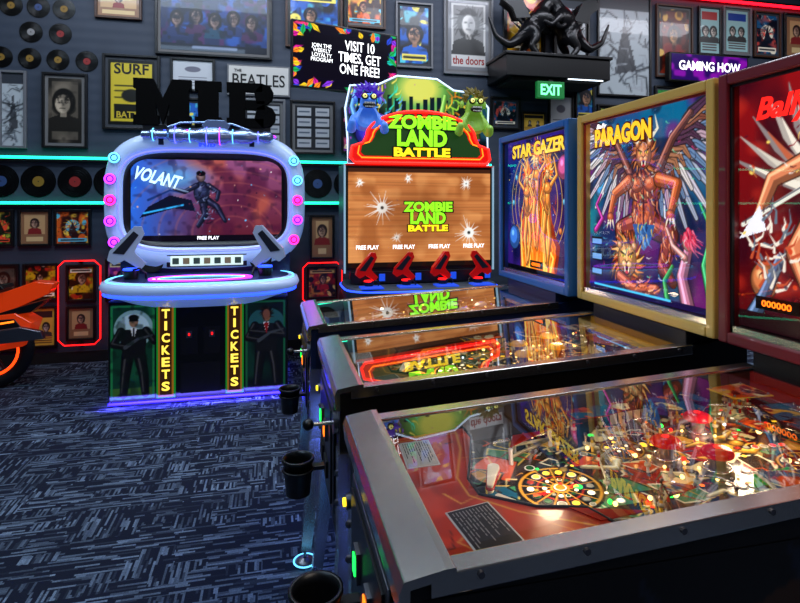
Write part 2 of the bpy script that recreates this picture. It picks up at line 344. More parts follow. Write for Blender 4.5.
        c.noise(16,P[2],.45,.6); y=random.choice((.06,.84)); c.rect(.04,y,A-.04,y+.1,P[3]); c.line([(A*.15,y+.05),(A*.85,y+.05)],.04,P[2])
    return c
FRM=[mat('frame_black',(.05,.05,.06),.35),mat('frame_wood',(.26,.15,.09),.4),mat('frame_grey',(.42,.43,.45),.4)]
def poster(x0,x1,z0,z1,kind='mix',fm=0,mt=True,txt=None,y=WY):
    w,h=x1-x0,z1-z0; r=empty('framed_poster',((x0+x1)/2,y-.001,(z0+z1)/2)); t=.022
    b=MB()
    for s in(-1,1):
        b.box((s*(w-t)/2,-.018,0),(t,.032,h),FRM[fm]); b.box((0,-.018,s*(h-t)/2),(w-2*t,.032,t),FRM[fm])
    b.done('frame',r,.003)
    MB().box((0,-.008,0),(w-t,.012,h-t),random.choice((mat('mat_board',(.2,.22,.25),.7),mat('mat_board2',(.42,.42,.42),.7),BLACK)) if mt else BLACK).done('backing',r)
    k=.05 if (mt and min(w,h)>.35) else .024
    pw,ph=w-2*k,h-2*k; panel('print',r,poster_art(kind,pw/ph),FR(0,-.0165,0),pw,ph,PAP)
    if txt:
        b=MB(); 
        for (s,cx,cz,tw,th,mm) in txt: b.text(s,FR(cx,-.0175,cz),tw,th,mm,.001)
        b.done('lettering',r)
INK=mat('ink_black',(.03,.03,.03),.6); INKW=mat('ink_white',(.85,.85,.82),.6); INKR=mat('ink_red',(.6,.08,.06),.6)
poster(-2.39,-2.17,1.96,2.66,'sketch',2)
poster(-2.045,-1.67,1.97,2.66,'bw')
poster(-1.545,-1.045,2.155,2.86,'surf',txt=[('SURF',0,.22,.3,.1,INK),('BATTLE',0,-.21,.26,.06,mat('ink_yel',(.8,.7,.15),.6))])
poster(-1.61,-1.205,3.19,3.5,'tan',1); poster(-1.09,-.01,2.885,3.535,'band')
poster(-.955,-.55,2.54,2.86,'paper'); poster(.12,.69,3.03,3.63,'mix',1); poster(.70,1.14,3.27,3.67,'mix',1)
r=empty('framed_poster',(-.135,WY,2.675)); MB().box((0,-.015,0),(.6,.025,.3),FRM[2]).box((0,-.03,0),(.57,.008,.27),mat('cream_card',(.8,.8,.78),.6)).done('board',r,.002); MB().text('THE',FR(-.2,-.035,.09),.07,.03,INK).text('BEATLES',FR(0,-.035,.0),.5,.12,INK,bold=.01).done('lettering',r)
poster(1.245,1.65,2.89,3.58,'mix',2); poster(1.77,2.33,2.85,3.70,'door',2,txt=[('the doors',0,-.27,.36,.09,INKR)])
poster(.165,.615,1.96,2.5,'doc'); poster(-.315,.12,2.0,2.5,'doc',2)
poster(2.3,2.65,2.275,2.63,'mix'); poster(2.67,2.96,2.25,2.48,'gig'); poster(2.99,3.3,2.2,2.68,'paper'); poster(3.32,3.56,2.4,2.9,'mix')
poster(3.6,4.3,2.70,3.89,'sketch',0,False); poster(4.37,4.87,2.95,3.81,'gold',1)
poster(4.95,5.27,3.25,3.83,'gig'); poster(5.3,5.71,3.27,3.86,'gig',2); poster(5.75,6.15,3.27,3.84,'mix',1); poster(6.2,6.6,3.27,3.85,'tan'); poster(6.7,7.2,3.2,3.8)
poster(4.35,4.75,2.3,2.85); poster(6.0,6.5,2.6,3.15,'mix'); poster(6.6,7.1,2.55,3.1,'mix'); poster(3.6,4.2,2.1,2.6,'mix')
poster(2.45,2.95,3.1,3.8,'mix'); poster(3.05,3.5,3.1,3.8,'sketch')
for x in(-2.75,-2.49): poster(x,x+.22,1.08,1.41)
poster(-2.24,-1.97,1.075,1.41,'tan'); poster(-1.95,-1.64,1.075,1.41,'mix'); poster(-2.5,-2.23,.58,.92,'bw'); poster(-2.2,-1.91,.58,.92,'mix'); poster(-2.2,-1.92,.15,.53,'gig'); poster(-2.5,-2.24,.15,.53)
poster(-1.85,-1.6,.56,.9,'mix'); poster(-1.85,-1.6,.2,.52,'tan'); poster(-1.5,-1.2,1.08,1.4); poster(.36,.61,.9,1.35,'tan'); poster(.33,.64,.5,.83,'mix'); poster(.33,.64,.12,.42,'mix')
poster(-2.75,-2.45,2.0,2.6,'band'); poster(-1.52,-1.22,.55,.95,'mix'); poster(-1.0,-.62,2.12,2.48,'mix'); poster(.68,.98,1.98,2.45,'mix')
for (x0,x1,z0,z1,m_) in ((-1.9,-1.55,.17,.94,REDG),(.29,.68,.46,.87,REDG)):
    r=empty('neon_light_frame',((x0+x1)/2,WY-.06,(z0+z1)/2)); a,bq=(x1-x0)/2,(z1-z0)/2; k=.05
    MB().tube([(-a+k,0,-bq),(a-k,0,-bq),(a,0,-bq+k),(a,0,bq-k),(a-k,0,bq),(-a+k,0,bq),(-a,0,bq-k),(-a,0,-bq+k)],.006,m_,closed=True).done('tube',r)
    MB().box((0,.03,bq-.01),(.03,.04,.02),BLACK).box((0,.03,-bq+.01),(.03,.04,.02),BLACK).done('clips',r)
VIN=mat('vinyl',(.02,.02,.022),.25); lab=[mat('label%d'%i,c,.5) for i,c in enumerate(pal('902020','b09030','30487a','909090','8a6a20'))]
def record(x,z,r_):
    r=empty('vinyl_record',(x,WY,z)); M=FR(0,-.002,0); b=MB()
    b.lathe((0,0,0),[(r_,0),(r_,.004)],VIN,32,M)
    for q in(.9,.75,.6,.48): b.lathe((0,0,.004),[(r_*q,0),(r_*q-.003,.001),(r_*q-.006,0)],VIN,32,M,False,False)
    b.lathe((0,0,.004),[(r_*.33,0),(r_*.33,.001)],random.choice(lab),24,M); b.lathe((0,0,.005),[(.006,0),(.006,.001)],INK,8,M); b.done('disc',r)
for x in(-2.3,-2.08,-1.87): record(x,3.25,.095)
for x in(-2.14,-1.9): record(x,3.02,.095)
for x in(-2.38,-2.15,-1.92,-1.68): record(x,2.78,.095)
for x in(-2.68,-2.38,-2.08,-1.78,-1.48,.44,.75): record(x,1.665,.145)
# ------------------------------------------------------------------ television
p0=Vector((.159,4.58,0)); p1=Vector((1.087,4.83,0)); d=(p1-p0).normalized(); nrm=Vector((d.y,-d.x,0)); c0=(p0+p1)/2
r=empty('television',(c0.x,c0.y,2.70)); M=frame((0,0,0),d,(0,0,1),nrm)
MB().box((0,0,-.03),(.98,.56,.045),BLACK,M).box((0,0,-.07),(.5,.3,.05),BLACK,M).done('housing',r,.006)
MB().cyl((0,.1,0),(0,.1,CH-2.70),.02,BLACK).b2((-.1,.02,CH-2.72),(.1,.18,CH-2.701),BLACK).b2((-.05,.04,-.1),(.05,.12,.15),BLACK).done('ceiling_mount',r,.002)
c=Cv(210,120,(.03,.02,.08)); P=pal('e0356f','7a2fd0','10b0a0','f08020','e8c020','2040c0','c01888','18a050')
for k in range(72):
    s=k%4; t=random.random()
    x,y=((t*c.A,random.uniform(-.04,.04)),(t*c.A,random.uniform(.96,1.04)),(random.uniform(-.05,.04),t),(c.A-random.uniform(-.05,.04),t))[s]
    a=math.atan2(.5-y,c.A/2-x)+random.uniform(-1.2,1.2); q=random.choice(P); l_=random.uniform(.1,.24); ex,ey=x+l_*math.cos(a),y+l_*math.sin(a)
    c.line([(x,y),((x+ex)/2,(y+ey)/2)],.02,q,.08); c.line([((x+ex)/2,(y+ey)/2),(ex,ey)],.08,q,.0); c.line([(x,y),(ex,ey)],.01,tuple(v*.5 for v in q))
c.rect(.17,.17,c.A-.17,.84,(.03,.02,.07))
panel('screen',r,c,M@T((0,0,-.006)),.95,.53,paint('screen_bright',1.5,.2,.05))
TW=E('screen_text',(1,1,1),1.6)
MB().text('VISIT 10\nTIMES, GET\nONE FREE!',M@T((.12,.02,-.005)),.40,.29,TW,.001,.01).text('JOIN THE\nWEEKLY\nLOYALTY\nPROGRAM',M@T((-.23,.03,-.005)),.19,.15,TW,.001,.0).done('screen_text',r)
r=empty('led_sign',(5.02,WY-.16,3.06)); MB().box((0,.08,0),(1.1,.08,.34),BLACK).box((0,.13,0),(.2,.05,.1),BLACK).done('housing',r,.01)
c=Cv(90,28,(.12,.02,.3)); c.noise(4,(.5,.05,.6),.8); panel('screen',r,c,FR(0,.036,0),1.05,.3,paint('screen_bright')); MB().text('GAMING HOW',FR(0,.034,.02),.85,.11,TW,.001).done('lettering',r)
# ------------------------------------------------------------------ shelf, statues, exit sign
r=empty('wall_shelf',(2.85,5.35,2.87)); MB().b2((-.58,-.25,-.12),(.58,.265,.11),BLACK).b2((-.6,-.27,.09),(.6,.265,.12),BLACK).b2((-.5,-.2,-.16),(.5,.2,-.12),MATTE).done('box_shelf',r,.006)
MB().tube([(.1,-.24,-.128),(.5,-.24,-.128)],.006,WHG).done('under_light',r)
def skin(name,parent,verts,edges,rad,m):
    me=bpy.data.meshes.new(name); me.from_pydata(verts,edges,[]); me.materials.append(m)
    o=bpy.data.objects.new(name,me); scn.collection.objects.link(o); o.parent=parent
    o.modifiers.new('skin','SKIN')
    if me.skin_vertices:
        for i,v in enumerate(me.skin_vertices[0].data): v.radius=(rad[i],rad[i]); v.use_root=(i==0)
    s=o.modifiers.new('sub','SUBSURF'); s.levels=1; s.render_levels=2
    return o
DK=mat('statue_resin',(.07,.07,.08),.3,.3)
for k,(x,sc,fl) in enumerate(((2.62,1.1,1),(3.12,1.15,-1))):
    r=empty('creature_statue',(x,5.35,2.99)); V=[(0,0,.26),(.08,0,.36),(.14,0,.47),(.2,-.01,.55),(.3,-.02,.56),(-.06,0,.2),(-.2,0,.12),(-.33,0,.2),(-.4,0,.38),
      (.06,-.09,.2),(-.02,-.1,.1),(.06,-.11,.01),(.06,.09,.2),(-.02,.1,.1),(.06,.11,.01),(.17,-.11,.38),(.27,-.12,.28),(.34,-.12,.33),(.17,.11,.38),(.27,.12,.3),(.34,.12,.36)]
    Ed=[(0,1),(1,2),(2,3),(3,4),(0,5),(5,6),(6,7),(7,8),(0,9),(9,10),(10,11),(0,12),(12,13),(13,14),(1,15),(15,16),(16,17),(1,18),(18,19),(19,20)]
    rd=[.1,.11,.07,.08,.035,.07,.045,.025,.01,.06,.035,.028,.06,.035,.028,.045,.03,.018,.045,.03,.018]
    V=[(a*sc*fl,b_*sc,c_*sc) for a,b_,c_ in V]; skin('body',r,V,Ed,[q*sc for q in rd],DK)
    b=MB(); b.b2((-.12,-.14,-.001),(.12,.14,.015),MATTE)
    for i in range(5): b.cyl((fl*(.02*i-.06),0,.3+.05*i),(fl*(.02*i-.17),0,.38+.055*i),.02,DK,.002,8)
    for s in(-1,1): b.prism([(0,0),(-.1,.2),(-.25,.3),(-.3,.15),(-.2,.08),(-.16,-.02)],.01,DK,T((0,s*.06,.42))@Matrix.Rotation(R(90),4,'X')@Matrix.Scale(fl,4,(1,0,0)))
    b.done('base_and_spines',r)
r=empty('exit_sign',(2.74,5.1,2.615)); MB().box((0,0,0),(.3,.05,.17),mat('exit_housing',(.1,.4,.2),.4,0,(.05,.5,.2),.35)).box((0,0,.09),(.05,.04,.02),BLACK).done('housing',r,.004)
MB().text('EXIT',FR(0,-.026,0),.23,.11,E('exit',(.45,1,.65),1.6),.003,.03).done('lettering',r)
# ------------------------------------------------------------------ pinball machines
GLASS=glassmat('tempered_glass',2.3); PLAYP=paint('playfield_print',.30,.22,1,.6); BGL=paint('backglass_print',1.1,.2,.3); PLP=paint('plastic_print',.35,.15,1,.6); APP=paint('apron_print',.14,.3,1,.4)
def pinball(loc,th):
    r=empty('pinball_machine',loc); rnd=random.Random(th['seed'])
    body=th['body']; b=MB()
    side=[(0,.50),(1.32,.50),(1.32,1.04),(1.1,1.0),(0,.94)]
    M1=frame((0,-.26,0),(1,0,0),(0,0,1),(0,-1,0)); M2=frame((0,.28,0),(1,0,0),(0,0,1),(0,-1,0))
    b.prism(side,.02,body,M1); b.prism(side,.02,body,M2); b.b2((0,-.26,.5),(.02,.26,.93),body); b.b2((1.3,-.26,.5),(1.32,.26,1.04),body); b.b2((.02,-.26,.5),(1.3,.26,.52),MATTE)
    b.b2((1.105,-.26,.99),(1.3,.26,1.05),body)
    b.done('cabinet',r,.003)
    c=Cv(150,48,th['side'][0]); 
    for _ in range(14):
        x=rnd.uniform(0,c.A); c.poly([(x,rnd.random()),(x+rnd.uniform(.2,.7),rnd.random()),(x+rnd.uniform(-.1,.5),rnd.random())],rnd.choice(th['side']))
    panel('side_decal',r,c,frame((.66,-.2812,.72),(1,0,0),(0,0,1),(0,-1,0)),1.28,.40,paint('side_decal',0,.35))
    # rails & lockdown
    b=MB()
    for s in(-1,1):
        y0,y1=(s*.252,s*.288) 
        lo=[[(x,y0,z),(x,y1,z),(x,y1,z-.03),(x,y1-s*.006,z-.03),(x,y1-s*.006,z-.004),(x,y0,z-.004)] for x,z in((.03,.956),(1.105,1.012))]
        b.loft(lo,CHROME,smooth=False)
        for i in range(7): x=.1+i*.16; b.cyl((x,s*.288,.944+x*.052),(x,s*.291,.944+x*.052),.005,STEEL,n=8)
    pr=[(-.012,.90),(-.016,.94),(-.008,.957),(.05,.966),(.064,.966),(.064,.955),(0,.945),(0,.90)]
    b.loft([[(x,y,z) for x,z in pr] for y in(-.292,.292)],CHROME,smooth=False); b.done('rails_and_lockdown_bar',r,.003)
    # legs
    b=MB()
    for sx,x in((-1,-.004),(1,1.324)):
        for s in(-1,1):
            L2=[]
            for z,o,w_ in((.78,0,.06),(.5,0.0,.06),(.06,.035,.04)):
                X=x+sx*o; Y=s*(.284+o*.6)
                L2.append([(X,Y,z),(X-sx*w_,Y,z),(X-sx*w_,Y-s*.004,z),(X-sx*.004,Y-s*.004,z),(X-sx*.004,Y-s*w_,z),(X,Y-s*w_,z)])
            b.loft(L2,CHROME,smooth=False)
            X=x+sx*.02; Y=s*.29; b.cyl((X,Y,.02),(X,Y,.1),.006,STEEL,n=8); b.lathe((X,Y,0),[(.04,0),(.042,.012),(.03,.02),(.012,.028)],STEEL,20); b.tube([(X+.045*math.cos(a),Y+.045*math.sin(a),.012) for a in np.arange(0,6.28,.35)],.003,CYW,True)
            for zz in(.72,.64): b.sph((x+sx*.002,s*.262,zz),.009,STEEL,n=8,k=5)
    b.done('legs',r)
    # coin door front
    b=MB(); M=FX(0,0,0)
    b.box((0,.72,.004),(.34,.28,.008),BLACK,M); b.box((0,.72,.006),(.37,.31,.005),STEEL,M)
    b.box((0,.72,.011),(.33,.27,.006),BLACK,M)
    for s in(-1,1):
        b.box((s*.06,.76,.017),(.04,.06,.01),STEEL,M); b.box((s*.06,.76,.0235),(.024,.036,.003),(GRNG,ORG)[s>0],M); b.box((s*.06,.65,.017),(.07,.05,.008),MATTE,M)
    b.cyl((-.21,.80,0),(-.21,.80,.02),.016,STEEL,M=M); b.cyl((-.21,.80,.02),(-.21,.80,.026),.009,YELG,M=M)
    b.cyl((.215,.84,0),(.215,.84,.012),.03,STEEL,M=M); b.cyl((.215,.84,.01),(.215,.84,.07),.006,CHROME,M=M,n=10); b.sph((.215,.84,.08),.016,BLACK,M=M)
    b.done('coin_door_and_plunger',r,.0015)
    b=MB()
    for s in(-1,1): b.cyl((.1,s*.28,.86),(.1,s*.295,.86),.014,STEEL); b.cyl((.1,s*.294,.86),(.1,s*.30,.86),.010,th['acc'])
    b.done('flipper_buttons',r)
    MB().tube([(.03,-.25,.495),(.03,.25,.495)],.008,BLUE).done('underglow_strip',r)
    l=bpy.data.lights.new('underglow_lamp','POINT'); l.energy=2.6; l.color=(.1,.2,1); l.shadow_soft_size=.05
    o=bpy.data.objects.new('underglow_lamp',l); o.location=(.1,0,.44); o.parent=r; scn.collection.objects.link(o)
    # playfield
    s_=math.atan2(.065,1.05); cs,sn=math.cos(s_),math.sin(s_)
    O=(.03,0,.868); MP=frame(O,(0,-1,0),(cs,0,sn),(-sn,0,cs))
    W_,H_=.515,1.07
    c=Cv(230,478,th['pf'][0]); A=c.A; sc=1/H_; PF=th['pf']
    def C(x,y): return ((x+W_/2)*sc,y*sc)
    c.noise(7,PF[1],.9,.45); c.noise(12,PF[2],.85,.5); c.noise(18,PF[6],.6,.6)
    for _ in range(85):
        x,y=rnd.uniform(0,A),rnd.uniform(.1,1); q=rnd.uniform(.012,.055); n=rnd.choice((4,5,6,8)); pts=[(x+q*math.cos(a+rnd.uniform(-.3,.3))*rnd.uniform(.4,1.4),y+q*math.sin(a)*rnd.uniform(.5,1.6)) for a in np.arange(0,6.2,6.28/n)]
        c.poly(pts,rnd.choice(PF)); c.line(pts+[pts[0]],.0035,rnd.choice([(.02,.02,.02),(.9,.75,.3),(.95,.9,.75)]))
    for _ in range(260):
        x,y=rnd.uniform(0,A),rnd.uniform(.15,1); a=rnd.uniform(0,6.3); q=rnd.uniform(.01,.05)
        c.line([(x,y),(x+q*math.cos(a),y+q*math.sin(a)),(x+1.6*q*math.cos(a+.9),y+1.6*q*math.sin(a+.9))],.006,rnd.choice(PF[2:]),.001)
    for _ in range(5):
        x,y=rnd.uniform(.1,A-.1),rnd.uniform(.4,.95); k=rnd.choice((PF[3],PF[7],PF[5])); q=rnd.uniform(.5,.8)
        c.limb([(x,y),(x+.05*q,y+.07*q),(x+.02*q,y+.14*q)],.04*q,.02*q,k); c.ball(x,y,.035*q,.05*q,k); c.ball(x-.01,y+.07*q,.022*q,.025*q,k); c.limb([(x,y),(x-.06*q,y-.04*q),(x-.05*q,y-.1*q)],.03*q,.015*q,k); c.limb([(x,y),(x+.06*q,y-.05*q),(x+.03*q,y-.12*q)],.03*q,.015*q,k)
    ins=[]
    for (mx,my,mr,n) in th['mandala']:
        X,Y=C(mx,my)
        for q,col in((1.4,(.03,.03,.03)),(1.3,PF[3]),(1.2,(.05,.04,.04)),(.74,PF[4]),(.66,(.06,.05,.05)),(.3,PF[3]),(.22,(.05,.03,.03))): c.ell(X,Y,mr*q*sc,None,col)
        for i in range(n):
            a=6.283*(i+.5)/n; c.line([(X+mr*.32*sc*math.cos(a),Y+mr*.32*sc*math.sin(a)),(X+mr*1.2*sc*math.cos(a),Y+mr*1.2*sc*math.sin(a))],.003,PF[3])
            a=6.283*i/n; ins.append((mx+mr*.95*math.cos(a),my+mr*.95*math.sin(a),.0075 if mr>.05 else .005,rnd.choice(th['ins'][:2])))
            ins.append((mx+mr*.5*math.cos(a),my+mr*.5*math.sin(a),.004,th['ins'][1]))
        ins.append((mx,my,mr*.16,th['ins'][0]))
    for i in range(80):
        x,y=rnd.uniform(-.22,.22),rnd.uniform(.28,1.03); ins.append((x,y,rnd.choice((.004,.005,.007,.009)),rnd.choice(th['ins'])))
    for k in range(3):
        x,y,a=rnd.uniform(-.15,.1),rnd.uniform(.45,.8),rnd.uniform(.8,2.3)
        for i in range(6): ins.append((x+.02*i*math.cos(a),y+.02*i*math.sin(a),.0065,th['ins'][k%len(th['ins'])]))
    panel('playfield',r,c,MP@T((0,H_/2,0)),W_,H_,PLAYP)
    b=MB(); b.box((0,H_/2,-.012),(W_,H_,.018),mat('plywood',(.5,.38,.2),.6),MP); b.done('playfield_board',r)
    b=MB()
    for x,y,q,m_ in ins: b.lathe((x,y,.0005),[(q*1.3,0),(q*1.3,.0006)],INK if rnd.random()<.6 else INKW,12,MP); b.lathe((x,y,.001),[(q,0),(q*.9,.001)],m_ if rnd.random()<.5 else rnd.choice(th['insd']),12,MP)
    b.done('light_inserts',r)
    # apron
    b=MB(); ap=th['apron']
    pts=[(-.257,.0),(.257,0),(.257,.36),(.22,.36),(.13,.33),(.1,.25),(.03,.17),(-.03,.17),(-.1,.2),(-.2,.24),(-.257,.24)]
    b.prism(pts,.022,ap,MP,.012)
    b.tube([MP@Vector((x,y,.036)) for x,y in pts[2:]],.003,th.get('trim',INK))
    for (x,y,w_,h_,rt,dk) in((-.165,.105,.12,.07,R(-4),False),(.125,.14,.125,.085,R(6),True)):
        MM=MP@T((x,y,.0355))@Matrix.Rotation(rt,4,'Z'); b.box((0,0,0),(w_,h_,.0016),INKW,MM); b.box((0,0,.001),(w_*.95,h_*.92,.001),mat('card_dark',(.10,.10,.11),.5) if dk else mat('card',(.78,.75,.68),.5),MM)
        for i in range(11):
            n=rnd.randint(3,6); X=-w_*.42
            for j in range(n):
                l_=rnd.uniform(.04,.2)*w_
                if X+l_>w_*.43: break
                b.box((X+l_/2,h_*(.38-.076*i),.0017),(l_,h_*.024,.0006),mat('card_print',(.6,.6,.58),.6) if dk else INK,MM); X+=l_+w_*.03
    b.done('apron',r,.001)
    def apf(c):
        bc=np.array(th['apc']); c.a[:]=bc; c.noise(5,bc*.75,.6); c.noise(9,np.clip(bc*1.2+.03,0,1),.5,.55); h=c.A
        for q in(.03,.06): c.line([(q,q),(h-q,q),(h-q,1-q*1.5),(h*.85,.88),(h*.7,.6),(h*.55,.42),(h*.42,.42),(h*.2,.55),(q,.6),(q,q)],.008,(.85,.6,.2))
        for _ in range(22): x,y=rnd.uniform(.1,h),rnd.uniform(.05,.9); a=rnd.uniform(0,6.3); q=rnd.uniform(.05,.14); c.line([(x,y),(x+q*math.cos(a),y+q*math.sin(a)),(x+1.5*q*math.cos(a+.8),y+1.5*q*math.sin(a+.8))],.012,rnd.choice([(.85,.5,.15),(.9,.7,.3),(.25,.04,.03)]),.002)
    polypanel('apron_art',r,pts,MP@T((0,0,.0346)),APP,apf,300)
    # flippers, slings, rubber, posts
    b=MB(); FL=mat('flipper_white',(.85,.83,.75),.4); RUB=mat('rubber_ring',(.75,.72,.62),.6)
    for s in(-1,1):
        n=14; pr=[]; 
        for i in range(n): a=math.pi/2+math.pi*i/(n-1); pr.append((.012*math.cos(a),.012*math.sin(a)))
        for i in range(n): a=-math.pi/2+math.pi*i/(n-1); pr.append((.072+.006*math.cos(a),.006*math.sin(a)))
        MM=MP@T((-s*.085,.245,.006))@(Matrix.Rotation(R(-28),4,'Z') if s>0 else Matrix.Rotation(R(180+28),4,'Z'))
        b.prism(pr,.016,FL,MM); b.tube([MM@Vector((x,y,.008)) for x,y in pr],.003,th['plas'][0],closed=True)
        tri=[(-s*.17,.33),(-s*.12,.30),(-s*.17,.42)]
        b.tube([MP@Vector((x,y,.016)) for x,y in tri],.004,RUB,closed=True)
        for x,y in tri: b.cyl((x,y,0),(x,y,.034),.005,WHITE,M=MP,n=10)
        b.tube([MP@Vector((x,y,.014)) for x,y in((-s*.2,.29),(-s*.2,.42),(-s*.215,.44))],.003,CHROME)
        b.prism([(x*1.02,y) for x,y in tri],.002,th['plas'][0],MP,.035)
    b.done('flippers_and_slingshots',r)
    b=MB()
    for (x,y,m_,m2) in th['bump']:
        b.lathe((x,y,0),[(.030,0),(.030,.004),(.02,.010),(.015,.014),(.015,.036)],mat('bumper_body',(.45,.42,.38),.4),20,MP)
        b.tube([MP@Vector((x+.026*math.cos(a),y+.026*math.sin(a),.013)) for a in np.arange(0,6.28,.4)],.002,CHROME,closed=True)
        b.lathe((x,y,.036),[(.018,0),(.030,.003),(.031,.008),(.025,.014),(.012,.018),(.001,.019)],m_,24,MP)
        b.lathe((x,y,.0535),[(.008,0),(.007,.002),(.001,.003)],m2,12,MP)
        for k in range(8): a=k*.785; b.sph((x+.034*math.cos(a),y+.034*math.sin(a),.004),.0035,WARM if k%2 else STEEL,MP,6,4)
    b.done('pop_bumpers',r)
    b=MB(); pl=[]
    for i in range(64):
        x,y=(rnd.choice((-1,1))*rnd.uniform(.1,.235) if rnd.random()<.65 else rnd.uniform(-.2,.2)),rnd.uniform(.42,1.03)
        if any(math.hypot(x-q[0],y-q[1])<.045 for q in th['bump']): continue
        pl.append((x,y)); hh=rnd.uniform(.022,.036)
        b.cyl((x,y,0),(x,y,hh),.003,rnd.choice((CHROME,WHITE,th['plas'][1],WHITE,REDP)),M=MP,n=8); b.lathe((x,y,.012),[(.004,0),(.007,.002),(.007,.006),(.004,.008)],RUB,10,MP,False,False)
        b.sph((x,y,hh+.002),.0045,STEEL,MP,8,5)
    for i in range(len(pl)-1):
        for j in range(i+1,min(i+4,len(pl))):
            a_,c_=pl[i],pl[j]
            if .03<math.hypot(a_[0]-c_[0],a_[1]-c_[1])<.10: b.tube([MP@Vector((*a_,.016)),MP@Vector((*c_,.016))],.0025,RUB); break
    b.done('posts_and_rubbers',r)
    # plastics
    b=MB()
    shapes=[[(-.255,.5),(-.2,.5),(-.19,.58),(-.21,.66),(-.255,.68)],[(.2,.46),(.25,.46),(.25,.62),(.17,.58)],[(-.25,.72),(-.17,.73),(-.13,.8),(-.18,.87),(-.25,.86)],[(.13,.68),(.25,.65),(.25,.8),(.17,.83)],[(-.12,.94),(0,.9),(.1,.94),(.08,1.02),(-.1,1.03)],[(.14,.9),(.25,.86),(.25,1.03),(.16,1.03)],[(-.25,.92),(-.17,.93),(-.15,1.03),(-.25,1.03)],[(-.06,.82),(.02,.84),(.0,.875),(-.05,.87)],[(-.14,.52),(-.1,.5),(-.08,.56),(-.13,.58)],[(.1,.5),(.15,.48),(.14,.55)]]
    def plf(c):
        P=[PF[3],PF[4],PF[5],PF[6],PF[7],(.05,.05,.06)]; c.a[:]=rnd.choice(P); c.noise(4,rnd.choice(P),.9); 
        for _ in range(9): x,y=rnd.uniform(0,c.A),rnd.random(); q=rnd.uniform(.08,.3); c.ell(x,y,q,q*.5,rnd.choice(P),rnd.uniform(0,3)); c.line([(x,y),(x+q,y+q*.6)],.05,rnd.choice(P),.01)
    for i,sp in enumerate(shapes):
        b.prism(sp,.0025,th['plas'][i%len(th['plas'])],MP,.036)
        cx=sum(p[0] for p in sp)/len(sp); cy=sum(p[1] for p in sp)/len(sp)
        polypanel('plastic_art',r,[(cx+(p[0]-cx)*.94,cy+(p[1]-cy)*.94) for p in sp],MP@T((0,0,.0392)),PLP,plf,360)
        for p in sp: b.sph((cx+(p[0]-cx)*.85,cy+(p[1]-cy)*.85,.041),.0035,STEEL,MP,8,5)
        b.sph((cx,cy,.026),.006,WARM,MP,8,5)
    b.done('plastics',r)
    b=MB()
    for i in range(30):
        x,y=rnd.choice((-1,1))*rnd.uniform(.04,.24),rnd.uniform(.38,1.04); b.sph((x,y,.012),.0045,rnd.choice((WARM,WARM,WHG)+th['bulb']),MP,8,5)
    b.done('bulbs',r)
    b=MB()
    for (x,y,n,horiz,m_) in th['drops']:
        for i in range(n):
            X,Y=(x+i*.022,y) if horiz else (x,y+i*.022)
            b.box((X,Y,.013),(.018,.003,.026) if horiz else (.003,.018,.026),m_,MP)
    b.done('drop_targets',r,.0005)
    b=MB()
    for o in(0,.022): 
        b.tube([MP@Vector(p) for p in((.235-o,.42,.02),(.235-o,.9,.05),(.2-o,.99,.055),(.1,1.0-o,.055),(-.05,.99-o,.05))],.0022,CHROME)
    b.tube([MP@Vector((.215*math.cos(a),.82+.22*math.sin(a),.015)) for a in np.arange(.3,2.9,.15)],.003,CHROME)
    for i in range(5): b.box((-.1+i*.05,.985,.012),(.004,.05,.024),CHROME,MP)
    for (x,y,a) in((-.05,.5,.5),(.12,.6,1.2),(-.15,.66,2.2),(.0,.9,.2)):
        b.tube([MP@Vector((x+.04*math.cos(a+t),y+.04*math.sin(a+t),.018)) for t in np.arange(0,2.2,.3)],.002,CHROME)
    b.done('wireform_and_lane_guides',r)
    iw=mat('inner_wood',(.16,.09,.05),.35); b=MB()
    for s in(-1,1): b.prism([(.05,.86),(1.1,.925),(1.1,.998),(.05,.948)],.003,iw,frame((0,s*.2585,0),(1,0,0),(0,0,1),(0,-1,0)))
    b.b2((1.09,-.255,.92),(1.1,.255,.998),th['plas'][0]); b.done('inner_walls',r)
    g=MB(); g.add([(.055,-.255,.9535),(1.105,-.255,1.0085),(1.105,.255,1.0085),(.055,.255,.9535)],[(0,1,2,3)],GLASS); g.done('playfield_glass',r,recalc=False)
    # backbox
    bw,z0,z1=.755,1.05,1.83; fm=th['frame']; b=MB()
    b.b2((1.15,-bw/2+.012,z0),(1.36,bw/2-.012,z1-.01),th['boxside']); b.done('backbox_case',r,.004)
    b=MB(); fx0,fx1=1.10,1.155; t=.033
    for s in(-1,1): b.b2((fx0,s*bw/2,z0),(fx1,s*(bw/2-t),z1),fm)
    b.b2((fx0,-bw/2+t,z1-t),(fx1,bw/2-t,z1),fm); b.b2((fx0,-bw/2+t,z0),(fx1,bw/2-t,z0+t),fm); b.done('backbox_frame',r,.006,3)
    b=MB(); iy=bw/2-t
    for s in(-1,1): b.b2((fx0+.012,s*iy,z0+t),(fx0+.02,s*(iy-.008),z1-t),th.get('bead',INK))
    b.b2((fx0+.012,-iy,z1-t),(fx0+.02,iy,z1-t-.008),th.get('bead',INK)); b.b2((fx0+.012,-iy,z0+t),(fx0+.03,iy,z0+t+.02),CHROME); b.done('backbox_trim',r)
    aw,ah=bw-2*t,z1-z0-2*t-.02; zc=(z0+z1)/2+.01
    c=Cv(240,int(240*ah/aw)); th['art'](c); panel('backglass',r,c,FX(fx0+.045,0,zc),aw,ah,BGL)
    b=MB(); th['text'](b,FX(fx0+.043,0,zc),aw,ah); b.done('backglass_lettering',r)
    if th['score']:
        b=MB()
        for (x,z) in th['score']: b.box((x,z,0),(.13,.035,.004),INK,FX(fx0+.042,0,zc)); b.text('000000',FX(fx0+.0395,-x,zc+z),.09,.018,ORG,.0005)
        b.done('score_displays',r)
